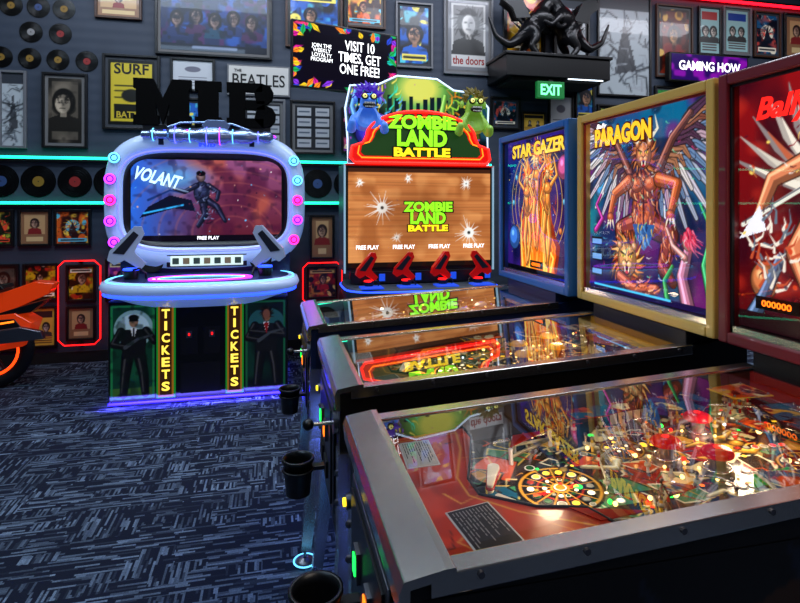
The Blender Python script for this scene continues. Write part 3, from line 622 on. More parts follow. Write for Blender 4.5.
    b=MB(); b.add([(fx0+.022,-iy,z0+t),(fx0+.022,-iy,z1-t),(fx0+.022,iy,z1-t),(fx0+.022,iy,z0+t)],[(0,1,2,3)],glassmat('backbox_glass',.9)); b.done('backbox_glass',r,recalc=False)
    for x in(.35,.8):
        l=bpy.data.lights.new('playfield_lamp','POINT'); l.energy=th.get('gi',1.0); l.color=th.get('gic',(1,.75,.5)); l.shadow_soft_size=.03
        o=bpy.data.objects.new('playfield_lamp',l); o.location=(x,0,.935+x*.05); o.parent=r; scn.collection.objects.link(o)
    return r
REDP=mat('red_post',(.7,.06,.05),.25)
# ---- backglass artworks (painterly)
def lionhead(c,x,y,s,face,M_,open_=True):
    c.mane(x,y,.2*s,1.35*s,46,[tuple(v*.4 for v in q) for q in M_],.28*s); c.mane(x,y,.2*s,1.15*s,46,M_,.2*s)
    c.ball(x,y,.62*s,.72*s,face); c.fur(x,y+.2*s,.5*s,.4*s,24,[face,tuple(v*.7 for v in face),tuple(min(1,v*1.25+.1) for v in face)],1.57,.25*s,.06*s)
    for q in(-1,1):
        c.ball(x+q*.5*s,y+.62*s,.17*s,.17*s,face); c.line([(x+q*.42*s,y+.33*s),(x+q*.12*s,y+.2*s)],.1*s,tuple(v*.3 for v in face)); c.ell(x+q*.26*s,y+.16*s,.11*s,.07*s,(1,.9,.3)); c.ell(x+q*.26*s,y+.16*s,.035*s,.06*s,(.05,.02,0))
        c.ball(x+q*.17*s,y-.2*s,.2*s,.16*s,tuple(min(1,v*1.1+.1) for v in face))
    c.poly([(x-.13*s,y-.02*s),(x+.13*s,y-.02*s),(x,y-.17*s)],(.2,.06,.05)); c.line([(x-.04*s,y+.3*s),(x,y)],.1*s,tuple(min(1,v*1.15+.08) for v in face),.14*s)
    if open_:
        c.ell(x,y-.48*s,.24*s,.2*s,(.25,.02,.03)); 
        for q in(-1,1): c.line([(x+q*.14*s,y-.33*s),(x+q*.12*s,y-.52*s)],.07*s,(1,.97,.85),.01)
        c.ell(x,y-.55*s,.12*s,.07*s,(.8,.2,.25))
def art_beast(c):
    A=c.A; c.grad((.14,.05,.26),(.03,.36,.55)); c.noise(4,(.08,.55,.60),.8); c.noise(7,(.50,.10,.45),.7,.55); c.noise(10,(.02,.04,.14),.6,.55)
    c.ball(A*.86,.86,.09,.09,(.95,.45,.60)); c.ball(A*.12,.60,.06,.06,(.3,.65,.9))
    for s in(-1,1):
        sx,sy=A/2+s*.09,.64; tx,ty=A/2+s*.34,.93
        for lay,(ln,wd,cols) in enumerate(((.42,.055,pal('e8e8f0','a8b0c8','7080a8','d0c8d8')),(.27,.05,pal('c0a0b0','8a7090','e0d8d8','6a88b0')),(.14,.045,pal('804838','a87050','503048')))):
            for k in range(13):
                f=k/12; x0,y0=sx+(tx-sx)*f,sy+(ty-sy)*f; a=R(-75+95*f) ; a=a if s>0 else math.pi-a
                l=ln*(.75+.35*f); ex,ey=x0+l*math.cos(a),y0+l*math.sin(a); q=np.array(random.choice(cols))
                mid=((x0+ex)/2+s*.015,(y0+ey)/2+.02); c.line([(x0,y0),mid,(ex,ey)],wd*1.25,q*.25,wd*.5); c.line([(x0,y0),mid,(ex,ey)],wd,q,wd*.3); c.line([(x0,y0),mid,(ex,ey)],wd*.15,q*.5,.002)
        c.limb([(sx,sy),((sx+tx)/2,(sy+ty)/2+.04),(tx,ty)],.06,.03,(.5,.28,.24))
    O=(.80,.38,.20); D=(.55,.22,.16); H=[(.9,.5,.3),(.66,.28,.14),(.35,.12,.10),(.98,.74,.55),(.45,.2,.35)]
    c.limb([(A*.5-.05,.4),(A*.5-.19,.36),(A*.5-.16,.18),(A*.5-.22,.13)],.13,.05,D); c.limb([(A*.5+.06,.4),(A*.5+.20,.35),(A*.5+.15,.18),(A*.5+.22,.12)],.13,.05,D)
    c.ball(A*.5,.47,.09,.14,O); c.ball(A*.5,.6,.13,.085,O); c.fur(A*.5,.52,.11,.18,100,H,-1.57,.05,.010,.7); c.ell(A*.5,.5,.008,.1,(.3,.1,.08)); c.ball(A*.5-.055,.61,.05,.042,O); c.ball(A*.5+.055,.61,.05,.042,O)
    c.poly([(A*.5-.09,.40),(A*.5+.09,.40),(A*.5+.05,.30),(A*.5,.26),(A*.5-.05,.30)],(.15,.35,.6)); c.fur(A*.5,.35,.07,.06,24,pal('3060b0','60a0e0','182858','d0b040'),-1.57,.05,.01)
    c.limb([(A*.5-.12,.63),(A*.5-.25,.56),(A*.5-.29,.44)],.075,.04,O); c.limb([(A*.5+.12,.63),(A*.5+.25,.60),(A*.5+.21,.47)],.075,.04,O)
    for cx,cy in((A*.5-.29,.43),(A*.5+.20,.45)):
        c.ball(cx,cy,.03,.027,O)
        for k in(-1,0,1): c.line([(cx+k*.02,cy-.02),(cx+k*.035,cy-.07)],.014,(.95,.9,.8),.001)
    c.fur(A*.5-.18,.3,.06,.12,36,H,-1.5,.05,.01); c.fur(A*.5+.18,.3,.06,.12,36,H,-1.6,.05,.01)
    lionhead(c,A*.5,.76,.095,(.82,.48,.30),pal('7a2a18','b0542a','d88848','4a1818'))
    for s in(-1,1): c.line([(A*.5+s*.05,.84),(A*.5+s*.11,.89),(A*.5+s*.09,.96)],.028,(.9,.88,.8),.004)
    lionhead(c,A*.36,.2,.125,(.90,.62,.38),pal('c05018','e89038','801c18','f8c070'))
    c.limb([(A*.30,.1),(A*.42,.05),(A*.6,.07)],.07,.05,(.75,.35,.25)); c.fur(A*.45,.07,.16,.04,40,H,.1,.05,.01)
    c.limb([(A*.82,.02),(A*.78,.15),(A*.82,.28)],.08,.05,(.80,.50,.62)); c.ball(A*.82,.33,.035,.045,(.9,.68,.6)); c.fur(A*.82,.36,.045,.03,30,pal('d83050','f07090','701030'),-1.4,.09,.012); c.limb([(A*.8,.25),(A*.72,.3),(A*.68,.38)],.035,.018,(.9,.62,.6))
    c.limb([(A*.97,.03),(A*.92,.22),(A*.97,.38),(A*.9,.5)],.045,.014,(.2,.65,.4)); c.limb([(A*.06,.35),(A*.13,.42),(A*.07,.5),(A*.12,.56)],.035,.012,(.75,.2,.6)); c.limb([(A*.68,.03),(A*.66,.12),(A*.72,.2)],.04,.015,(.2,.6,.3))
    c.fur(A*.5,.5,A*.55,.5,150,pal('40a0c0','305a90','c03070','e0e0e0','141c40','60d0a0'),.8,.03,.006,3)
    c.rect(0,0,A,.035,(.1,.05,.25)); c.line([(A*.05,.03),(A*.7,.03)],.012,(.3,.8,1))
    for y in(.08,.17,.26): c.rect(.015,y,.13,y+.05,(.05,.06,.1)); c.rect(.025,y+.01,.12,y+.04,(.45,.65,.9))
def art_star(c):
    A=c.A; c.grad((.04,.06,.30),(.05,.16,.50)); c.noise(5,(.25,.10,.5),.7); c.noise(8,(.02,.03,.15),.7,.55)
    for q in(.3,.36,.42): c.ring(A*.5,.52,q,.008,(.95,.75,.3),.8)
    for k in range(12): a=k*.5236; c.ball(A*.5+.39*math.cos(a),.52+.39*math.sin(a),.022,.022,random.choice(pal('f0c040','60c0f0','f08040')))
    c.splat(90,pal('ffffff','80b0ff','ffe080'),.002,.006); c.ball(A*.12,.25,.09,.09,(.25,.5,.9)); c.ball(A*.88,.75,.08,.08,(.85,.35,.6))
    for P,n,w in((pal('8a1804','b83008'),40,.08),(pal('e03808','f06010'),46,.06),(pal('ff8418','ffb030','ffe060'),38,.03)):
        for i in range(n):
            x=A*.5+random.uniform(-.24,.24); t=random.uniform(.35,.86)*(1-abs(x-A*.5)*1.2); c.line([(x,.0),(x+random.uniform(-.07,.07),t*.45),(x+random.uniform(-.05,.05),t*.7),(A*.5+(x-A*.5)*.8,t)],w,random.choice(P),.003)
    F=(1,.60,.24); Hh=pal('ff7008','ffa020','c83000','ffe080')
    for x,k,z in((A*.34,-1,0),(A*.66,1,.02),(A*.5,1,.12)):
        c.limb([(x,.42+z),(x+.03*k,.24+z),(x,.06+z)],.075,.03,F); c.limb([(x-.03*k,.42+z),(x-.06*k,.26+z),(x-.02*k,.08+z)],.065,.03,F); c.ball(x,.47+z,.045,.055,F); c.ball(x,.53+z,.034,.08,F); c.ball(x,.6+z,.058,.04,F); c.limb([(x+.05*k,.62+z),(x+.13*k,.68+z),(x+.09*k,.8+z)],.035,.018,F); c.limb([(x-.05*k,.62+z),(x-.1*k,.52+z),(x-.05*k,.45+z)],.035,.018,F)
        c.mane(x,.72+z,.02,.10,26,Hh,.02); c.ball(x,.70+z,.030,.04,(1,.78,.5)); c.fur(x,.75+z,.04,.03,16,Hh,1.57,.12,.014,.6)
        for s in(-1,1): c.ell(x+s*.012,.705+z,.006,.004,(.2,.05,0))
    c.fur(A*.5,.4,.3,.35,50,Hh,1.57,.06,.007,.6); c.rect(0,0,A,.035,(.02,.02,.05))
def art_red(c):
    A=c.A; c.grad((.32,.03,.05),(.55,.06,.08)); c.noise(6,(.18,.02,.08),.8); c.noise(11,(.75,.18,.12),.6,.6)
    for lay,(P,ln,w) in enumerate(((pal('8a8080','b0a8a0'),.5,.06),(pal('f0e8d8','d8d0c0','c06040'),.4,.045))):
        for i in range(18): a=R(165-i*11); c.line([(A*.42,.52),(A*.42+.6*ln*math.cos(a),.54+.6*ln*math.sin(a)),(A*.42+ln*math.cos(a-.15),.5+ln*math.sin(a-.15))],w,P[i%len(P)],.004)
    S=(.86,.5,.34); H=pal('f0a070','b05030','702818','ffd0a0')
    c.limb([(A*.36,.48),(A*.26,.32),(A*.34,.12)],.11,.05,S); c.limb([(A*.47,.48),(A*.57,.32),(A*.5,.12)],.11,.05,S); c.ball(A*.41,.5,.09,.1,S); c.ball(A*.41,.62,.12,.09,S); c.limb([(A*.3,.66),(A*.16,.6),(A*.1,.46)],.075,.04,S); c.limb([(A*.52,.66),(A*.66,.72),(A*.74,.86)],.075,.04,S)
    c.fur(A*.41,.55,.1,.16,60,H,-1.57,.05,.01,.7); lionhead(c,A*.41,.78,.075,(.9,.6,.4),pal('201010','5a2010','902818'),False)
    c.line([(A*.02,.42),(A*.5,.68),(A*.97,.92)],.02,(.9,.9,.85)); c.line([(A*.02,.43),(A*.97,.93)],.005,(.3,.3,.35)); c.poly([(0,.36),(.1,.5),(.13,.4)],(.95,.95,1))
    lionhead(c,A*.76,.3,.09,(.85,.3,.18),pal('e06020','801008','ffb040')); c.ball(A*.12,.2,.06,.07,(.85,.5,.3)); c.limb([(A*.05,.02),(A*.12,.14),(A*.2,.3)],.07,.03,(.3,.4,.55)); c.fur(A*.15,.3,.1,.15,40,pal('f0e8d8','60707f','c05030'),1,.08,.014,1.2)
    c.splat(70,pal('f0d060','e8e8e8','601020','20384a','d04020'),.004,.014); c.fur(A*.5,.5,A*.5,.5,90,pal('f0c060','801018','f0e8e0','400810'),.5,.03,.006,3); c.rect(0,0,A,.07,(.12,.03,.05))
def tx_p(b,M,w,h):
    b.text('PARAGON',M@T((-.13,h*.5-.07,.0)),.35,.075,E('bgold',(1,.80,.18),1.1),.002,.04); b.text('PARAGON',M@T((-.13,h*.5-.07,-.001)),.365,.088,INKR,.001,.09); b.text('Bally',M@T((-.26,h*.5-.025,0)),.07,.025,TW,.001,0,.3)
def tx_s(b,M,w,h): b.text('STAR GAZER',M@T((0,h*.5-.06,0)),.56,.07,E('bstar',(1,.85,.25),1.1),.002,.03); b.text('STAR GAZER',M@T((0,h*.5-.06,-.001)),.58,.085,INKR,.001,.08)
def tx_r(b,M,w,h): b.text('Bally',M@T((-.2,h*.5-.09,0)),.17,.08,E('bred',(1,.15,.12),1.2),.002,.03,.3)
IN=dict(y=E('iny',(1,.8,.2),1.6),r=E('inr',(1,.12,.08),1.6),w=E('inw',(1,.95,.8),1.6),g=E('ing',(.15,1,.35),1.8),o=E('ino',(1,.45,.1),1.5),b=E('inb',(.2,.5,1),1.6))
ID=[mat('ind0',(.55,.15,.1),.2),mat('ind1',(.6,.5,.15),.2),mat('ind2',(.6,.6,.55),.2),mat('ind3',(.1,.35,.2),.2)]
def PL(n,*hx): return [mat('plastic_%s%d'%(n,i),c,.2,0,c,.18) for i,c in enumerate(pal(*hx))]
CR=mat('bumper_cap_red',(.75,.03,.03),.2,0,(.8,.03,.03),.35); CY=mat('bumper_cap_yellow',(.85,.65,.2),.2,0,(.9,.65,.2),.6); CW=mat('bumper_cap_white',(.8,.8,.8),.3,0,(.8,.8,.9),.4); GOLD=mat('gold_line',(.8,.6,.2),.4)
t1=dict(seed=4,body=mat('cab_black',(.03,.03,.04),.35),side=pal('08080c','10182c','2c1c10','0c1c34'),boxside=mat('cab_black2',(.05,.03,.04),.4),frame=mat('frame_maroon',(.50,.12,.16),.4,coat=.3),acc=GOLD,apc=(.74,.20,.09),
  pf=pal('100c0c','2a1a12','0c2a2c','c89030','8a1c14','d8c890','14506a','c84818','202020','3a7a50'),apron=mat('apron_red',(.6,.14,.08),.4),mandala=[(.0,.35,.062,14),(-.1,.56,.035,6),(.09,.86,.045,8)],ins=[IN['y'],IN['w'],IN['r'],IN['o'],IN['g']],insd=ID,
  plas=PL('a','8a1810','d0a030','0f3f4a','b8b090','201010'),bump=[(-.02,.61,CR,IN['r']),(.055,.67,CR,IN['r']),(-.1,.76,CR,IN['r'])],bulb=(GRNG,REDG),drops=[(-.22,.62,5,False,mat('dt1',(.8,.75,.6),.4)),(.1,.90,4,True,mat('dt2',(.7,.1,.1),.4)),(.12,.70,4,False,mat('dtg',(.05,.5,.2),.3,0,(.05,.9,.3),.25))],art=art_red,text=tx_r,score=[(-.22,-.27),(.2,-.27)])
t2=dict(seed=9,body=mat('cab_dkbrown',(.05,.04,.04),.35),side=pal('0a0808','2a1c10','101820'),boxside=mat('cab_tan',(.45,.34,.14),.4),frame=mat('frame_gold',(.92,.74,.36),.4,coat=.3),bead=mat('bead_red',(.6,.1,.06),.4),acc=GOLD,apc=(.42,.28,.13),
  pf=pal('1c1408','5a3010','10303a','d8a040','8a3010','e0d0a0','204a50','b86020','100c08'),apron=mat('apron_gold',(.35,.25,.12),.4),mandala=[(0,.4,.06,10),(.08,.7,.05,8)],ins=[IN['y'],IN['w'],IN['o'],IN['y']],insd=ID,
  plas=PL('b','c89028','7a3010','e0c880','205058','301808'),bump=[(-.07,.66,CY,IN['w']),(.05,.62,CY,IN['w']),(.02,.76,CY,IN['w']),(-.12,.80,CY,IN['w'])],bulb=(WARM,ORG),drops=[(-.22,.6,4,False,mat('dt3',(.85,.8,.5),.4)),(.0,.9,4,True,mat('dt1'))],art=art_beast,text=tx_p,score=[],gi=1.0)
t3=dict(seed=12,body=mat('cab_blue',(.05,.12,.28),.4),side=pal('0a1430','103060','c0c8d0'),boxside=mat('cab_blue2',(.10,.28,.55),.4),frame=mat('frame_blue',(.15,.42,.72),.4,coat=.3),acc=GOLD,apc=(.2,.3,.45),
  pf=pal('0c1024','1c2a5a','501c4a','d89040','2a5a8a','d0d0e0','803018','20407a','080810'),apron=mat('apron_blue',(.2,.3,.45),.4),mandala=[(0,.45,.08,12)],ins=[IN['w'],IN['b'],IN['y'],IN['r']],insd=ID,
  plas=PL('c','305a9a','d0a040','802860','c0c8d8','101830'),bump=[(-.08,.7,CW,IN['b']),(.08,.7,CW,IN['b']),(0,.82,CW,IN['b'])],bulb=(WARM,BLUE),drops=[(-.2,.6,4,False,mat('dt1'))],art=art_star,text=tx_s,score=[(0,-.3)])
pinball((.175,.99,0),t1); pinball((.175,1.76,0),t2); pinball((.15,2.545,0),t3)
# cup holders
for i,(y,z) in enumerate(((.93,.80),(1.60,.72),(2.40,.66))):
    r=empty('cup_holder',(.07,y,z)); b=MB()
    b.lathe((0,0,0),[(.034,-.095),(.042,-.0),(.046,0),(.046,.008),(.04,.008),(.038,-.01),(.03,-.088)],BLACK,28,None,True,True); b.done('cup',r)
    MB().b2((.035,-.012,-.03),(.075,.012,-.018),BLACK).tube([(.043*math.cos(a),.043*math.sin(a),-.024) for a in np.arange(0,6.28,.3)],.004,BLACK,closed=True).done('bracket',r,.002)
# ------------------------------------------------------------------ arcade cabinet (alien shooter)
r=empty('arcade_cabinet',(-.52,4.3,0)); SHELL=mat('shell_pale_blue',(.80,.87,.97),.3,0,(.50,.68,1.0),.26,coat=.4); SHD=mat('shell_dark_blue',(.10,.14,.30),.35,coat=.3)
b=MB(); b.b2((-.63,.0,.02),(.63,.95,.76),BLACK).b2((-.5,.95,.1),(.5,1.1,1.8),MATTE).b2((-.6,.03,0),(.6,.93,.02),MATTE).done('pedestal',r,.01)
MB().tube([(-.62,.9,.025),(-.62,-.015,.025),(.62,-.015,.025),(.62,.9,.025)],.01,E('deepblue',(.15,.1,1),7)).done('underglow_tube',r)
def agent(c,cx,sc,y0,suit,skin_,gun=1):
    def p(x,y): return (cx+x*sc,y0+y*sc)
    c.limb([p(-.07,.5),p(-.1,.25),p(-.12,.02)],.13*sc,.08*sc,suit); c.limb([p(.07,.5),p(.12,.25),p(.14,.02)],.13*sc,.08*sc,suit)
    c.poly([p(-.17,.82),p(.17,.82),p(.13,.46),p(-.13,.46)],suit); c.limb([p(-.15,.8),p(-.24,.64),p(-.08,.6)],.09*sc,.06*sc,suit); c.limb([p(.15,.8),p(.25,.66),p(.2*gun,.72)],.09*sc,.06*sc,suit)
    c.poly([p(-.04,.84),p(.04,.84),p(0,.68)],(.8,.82,.85)); c.line([p(0,.83),p(0,.7)],.02*sc,(.02,.02,.02)); c.ell(*p(0,.92),.055*sc,.075*sc,skin_); c.ell(*p(0,.965),.06*sc,.04*sc,(.03,.02,.02)); c.line([p(-.045,.93),p(.045,.93)],.022*sc,(.01,.01,.01))
    c.line([p(-.1,.6),p(.05,.7),p(.22,.74)],.05*sc,(.2,.22,.25),.02*sc)
FRP=paint('lit_artwork',.45,.3,.6)
c=Cv(60,130,(.04,.2,.14)); c.noise(4,(.1,.4,.25),.8); c.ell(.24,.74,.2,.2,(.45,.6,.62)); c.ell(.24,.74,.16,.16,(.62,.74,.78)); c.rect(0,0,c.A,.12,(.2,.35,.12)); c.line([(.02,.02),(.02,.98),(.44,.98),(.44,.02),(.02,.02)],.02,(.1,.45,.25)); agent(c,.24,.85,.04,(.05,.05,.06),(.5,.38,.3)); c.noise(22,(.03,.08,.06),.5,.55); panel('left_artwork',r,c,FR(-.465,-.004,.39),.30,.68,FRP)
c=Cv(60,130,(.03,.06,.06)); c.noise(4,(.05,.2,.16),.8); c.ell(.24,.75,.2,.16,(.12,.3,.32)); c.line([(.02,.02),(.02,.98),(.44,.98),(.44,.02),(.02,.02)],.02,(.08,.35,.22)); agent(c,.24,.85,.04,(.06,.06,.07),(.45,.3,.22),-1); c.mane(.24,.86,.03,.09,24,[(.03,.02,.02),(.15,.08,.05)],.025); c.ell(.24,.84,.04,.055,(.42,.26,.2)); c.poly([(.21,.75),(.27,.75),(.24,.62)],(.5,.06,.05)); panel('right_artwork',r,c,FR(.465,-.004,.39),.30,.68,FRP)
b=MB()
for s in(-1,1):
    x=s*.24; b.box((x,-.006,.39),(.13,.012,.69),mat('column_frame',(.1,.3,.12),.4,0,(.1,.7,.2),.35)); b.box((x,-.014,.39),(.105,.006,.67),mat('column_gold',(.35,.25,.06),.4,0,(.8,.5,.1),.35)); b.box((x,-.0165,.39),(.08,.004,.64),mat('column_dark',(.08,.06,.02),.4,0,(.4,.22,.03),.2))
    for i,ch in enumerate('TICKETS'): b.text(ch,FR(x,-.0195,.66-i*.088),.055 if ch!='I' else .018,.066,E('colyel',(1,.85,.3),1.5),.003,.03)
b.box((0,-.004,.39),(.34,.008,.7),BLACK)
for s in(-1,1): b.box((s*.08,-.011,.45),(.12,.006,.2),MATTE).box((s*.08,-.015,.5),(.04,.006,.05),STEEL).box((s*.08,-.019,.5),(.012,.004,.018),REDG)
b.box((0,-.011,.18),(.28,.006,.22),MATTE)
b.done('front_panels',r,.002)
def sup(rx,ry,n,cx,cy,e=3.,flare=0):
    o=[]
    for i in range(n):
        t=2*math.pi*i/n; C_,S_=math.cos(t),math.sin(t); x=math.copysign(abs(C_)**(2/e),C_); y=math.copysign(abs(S_)**(2/e),S_); o.append((cx+rx*x*(1+flare*y),cy+ry*y))
    return o
b=MB(); N=64
L2=[[(x,y,z) for x,y in sup(rx,ry,N,0,.2,2.5)] for rx,ry,z in((.50,.22,.70),(.60,.34,.76),(.71,.43,.82),(.725,.44,.85),(.71,.43,.885),(.64,.37,.90))]
b.loft(L2,SHELL); L2=[[(x,y,z) for x,y in sup(rx,ry,N,0,.2,2.5)] for rx,ry,z in((.64,.37,.9005),(.6,.34,.905))]; b.loft(L2,SHD); b.done('control_console',r)
b=MB(); b.tube([(x,y,.80) for x,y in sup(.695,.42,N,0,.2,2.5)],.009,BLUE,True); b.tube([(x,y,.893) for x,y in sup(.68,.4,N,0,.2,2.5)],.006,CYW,True)
b.tube([(x,y,.908) for x,y in sup(.36,.15,N,0,.02,2)],.008,PURP,True); b.tube([(x,y,.908) for x,y in sup(.3,.11,N,0,.02,2)],.005,CYW,True)
for i in range(14): a=6.283*i/14; b.lathe((.33*math.cos(a),.02+.13*math.sin(a),.905),[(.014,0),(.012,.005)],WHG if i%2 else PINK,12)
b.done('console_lights',r)
# screen housing
b=MB(); zc=1.49; yF=.45
def lp(rx,rz,y,e,dz=0,fl=0.0): return [(x,y,z) for x,z in sup(rx,rz,N,0,zc+dz,e,fl)]
b.loft([lp(.72,.52,yF+.45,3.4),lp(.78,.56,yF+.1,3.4),lp(.785,.565,yF+.02,3.4),lp(.765,.55,yF-.03,3.4),lp(.72,.49,yF-.05,3.5),lp(.655,.42,yF-.04,4),lp(.64,.385,yF-.01,4.5)],SHELL,cap1=False)
b.loft([lp(.64,.385,yF-.01,4.5),lp(.62,.365,yF+.02,5),lp(.6,.34,yF+.03,6)],BLACK,cap0=False,cap1=True); b.done('screen_housing',r)
c=Cv(210,117); A=c.A; c.grad((.34,.10,.16),(.55,.30,.48)); c.noise(4,(.68,.32,.26),.8); c.noise(7,(.28,.08,.2),.7)
t=np.clip(1-c.x/(A*.5),0,1); c.bl(t,(.12,.42,.92),.9)
for q in np.arange(.2,1.1,.14): c.ring(A*.66,.1,q,.02,(.75,.4,.35),.22,1.4)
c.ell(A*.3,.78,.3,.14,(.35,.75,1),al=.6,soft=20); c.poly([(.1,.28),(.5,.40),(.75,.36),(.7,.5),(.45,.56),(.2,.42)],(.05,.07,.16)); c.line([(.15,.34),(.6,.44)],.02,(.2,.7,1)); c.line([(.2,.5),(.45,.62),(.62,.58)],.03,(.1,.2,.45),.01)
S_=(.12,.14,.26); c.limb([(.85,.52),(1.0,.42),(1.1,.24)],.09,.04,S_); c.limb([(.83,.5),(.86,.32),(.78,.18)],.09,.04,S_); c.ball(.82,.6,.09,.13,(.16,.19,.34)); c.limb([(.76,.68),(.62,.6),(.5,.64)],.06,.035,S_); c.limb([(.9,.68),(1.02,.6),(1.0,.5)],.06,.035,S_); c.ball(.81,.79,.05,.06,(.5,.4,.42)); c.ell(.81,.83,.055,.035,(.04,.03,.06)); c.line([(.4,.68),(.66,.6)],.035,(.5,.6,.75),.01)
c.fur(.85,.45,.16,.25,50,pal('0a0c18','404a70','8090c0','181c30'),-1,.06,.012,2); c.splat(40,pal('e8b090','60c0ff','301030','ffffff','803050'),.004,.012); c.noise(18,(.1,.05,.15),.35,.6); c.rect(0,0,A,.07,(.05,.03,.08))
panel('screen',r,c,FR(0,yF+.027,zc),1.18,.66,paint('screen_mid',1.1,.15,.05))
b=MB(); b.text('VOLANT',FR(-.38,yF+.024,zc+.18)@Matrix.Rotation(R(-14),4,'Z'),.36,.11,E('volant',(.75,.9,1),1.3),.002,.03,.3)
b.text('FREE PLAY',FR(0,yF+.024,zc-.31),.17,.028,TW,.001); b.text('MIB',FR(0,yF-.050,zc+.455),.13,.045,E('mibs',(.2,.3,.9),1.2),.004,.04); b.done('screen_text',r)
b=MB()
for s in(-1,1):
    for i in range(5):
        z=zc+.33-i*.165; x=s*(.72-(.03 if i in(0,4) else 0)); MM=FR(x,yF-.052,z); m_=(CYW,PURP,PINK,PURP,PURP)[i] if s<0 else (CYW,CYW,PINK,PURP,PINK)[i]
        b.tube([MM@Vector((.036*math.cos(a),.036*math.sin(a),.012)) for a in np.arange(0,6.28,.35)],.008,m_,True); b.lathe((0,0,0),[(.044,-.02),(.044,.008),(.036,.012),(.001,.012)],SHD,20,MM); b.lathe((0,0,.012),[(.02,0),(.012,.008)],m_,16,MM)
b.done('ring_lights',r)
b=MB(); b.tube([(x,yF-.045,z) for x,z in sup(.665,.405,N,0,zc,4,.0)],.005,VIO,True)
b.lathe((0,0,0),[(.2,-.04),(.5,-.015),(.52,0),(.5,.02),(.3,.04),(.15,.045)],SHD,40,T((0,yF+.18,2.04))@Matrix.Diagonal((1.05,.55,1,1)))
for i in range(34): a=6.283*i/34; b.sph((.535*math.cos(a),yF+.18+.285*math.sin(a),2.042),.012,(PURP,BLUE,CYW)[i%3],n=8,k=5)
b.done('saucer_topper_and_trim',r)
# long alien blaster lying across the top of the screen housing
SV=mat('silver_blue_metal',(.62,.70,.84),.25,.85,(.3,.45,.9),.06); b=MB(); MB_=T((-.50,yF-.06,2.01))@Matrix.Rotation(R(90),4,'Y')
prof=[(.012,0),(.028,.01),(.030,.07),(.045,.08),(.045,.11),(.034,.12),(.034,.2),(.056,.22),(.062,.3),(.052,.32),(.052,.42),(.066,.45),(.07,.55),(.066,.64),(.052,.67),(.052,.74),(.06,.76),(.058,.84),(.04,.87),(.038,.93),(.05,.95),(.046,1.0),(.02,1.02)]
b.lathe((0,0,0),prof,SV,28,MB_)
for z_,rr,m_ in((.095,.048,CYW),(.26,.064,VIO),(.37,.055,CYW),(.50,.072,VIO),(.60,.071,PURP),(.70,.055,CYW),(.90,.042,VIO)): b.tube([MB_@Vector((rr*math.cos(a),rr*math.sin(a),z_)) for a in np.arange(0,6.28,.3)],.004,m_,True)
b.prism([(-.06,-.02),(.06,-.02),(.10,.045),(.06,.085),(-.08,.085),(-.12,.04)],.05,SV,FR(.08,yF-.04,2.05)); b.tube([(-.30,yF-.06,2.07),(-.2,yF-.06,2.11),(0,yF-.06,2.12),(.2,yF-.06,2.11),(.34,yF-.06,2.06)],.009,SV)
for s in(-.35,.35): b.b2((s-.02,yF-.05,1.93),(s+.02,yF+.06,2.0),SHD)
b.done('topper_blaster',r,.002)
b=MB(); b.box((0,yF-.02,1.0),(.62,.05,.1),BLACK); b.box((0,yF-.048,1.0),(.56,.01,.08),mat('lit_strip',(.8,.85,.8),.4,0,(.8,.9,.85),1)); 
for i in range(7): b.box((-.24+i*.08,yF-.055,1.0),(.05,.006,.05),mat('lit_dark%d'%(i%2),((.2,.25,.2),(.45,.4,.3))[i%2],.4,0,((.2,.3,.25),(.5,.45,.3))[i%2],.4))
for s in(-1,1): b.lathe((0,0,0),[(.09,0),(.09,.02),(.07,.015),(.03,.005)],MATTE,24,FR(s*.42,yF-.02,1.0))
b.b2((-.66,yF-.0,.88),(.66,yF+.4,1.12),SHD)
b.done('speaker_panel',r,.004)
# letters, slab serif
b=MB(); LM=mat('letter_black',(.008,.008,.01),.9); LM.node_tree.nodes['Principled BSDF'].inputs['Specular IOR Level'].default_value=.1; MM=FR(0,yF+.06,2.095); h=.375
def pr(pts,ox): b.prism([(x+ox,y) for x,y in pts],.05,LM,MM)
pr([(0,0),(.19,0),(.19,.08),(.17,.08),(.17,.17),(.22,.0),(.27,.17),(.27,.08),(.25,.08),(.25,0),(.44,0),(.44,.08),(.42,.08),(.42,h-.08),(.44,h-.08),(.44,h),(.29,h),(.22,.22),(.15,h),(0,h),(0,h-.08),(.02,h-.08),(.02,.08),(0,.08)],-.57)
pr([(0,0),(.21,0),(.21,.08),(.185,.08),(.185,h-.08),(.21,h-.08),(.21,h),(0,h),(0,h-.08),(.025,h-.08),(.025,.08),(0,.08)],-.105)
for p in ([(0,0),(.15,0),(.15,h),(0,h),(0,h-.08),(.02,h-.08),(.02,.08),(0,.08)],[(.15,0),(.3,0),(.3,.08),(.15,.08)],[(.15,.15),(.31,.15),(.31,.23),(.15,.23)],[(.15,h-.075),(.29,h-.075),(.29,h),(.15,h)],[(.22,.07),(.29,0),(.36,.015),(.395,.06),(.4,.12),(.37,.17),(.3,.2),(.24,.17)],[(.22,.3),(.24,.2),(.33,.2),(.37,.24),(.38,.3),(.35,.355),(.28,h)]): pr(p,.145)
b.b2((-.5,yF+.02,2.05),(.5,yF+.06,2.105),BLACK); b.done('topper_letters',r,.003)
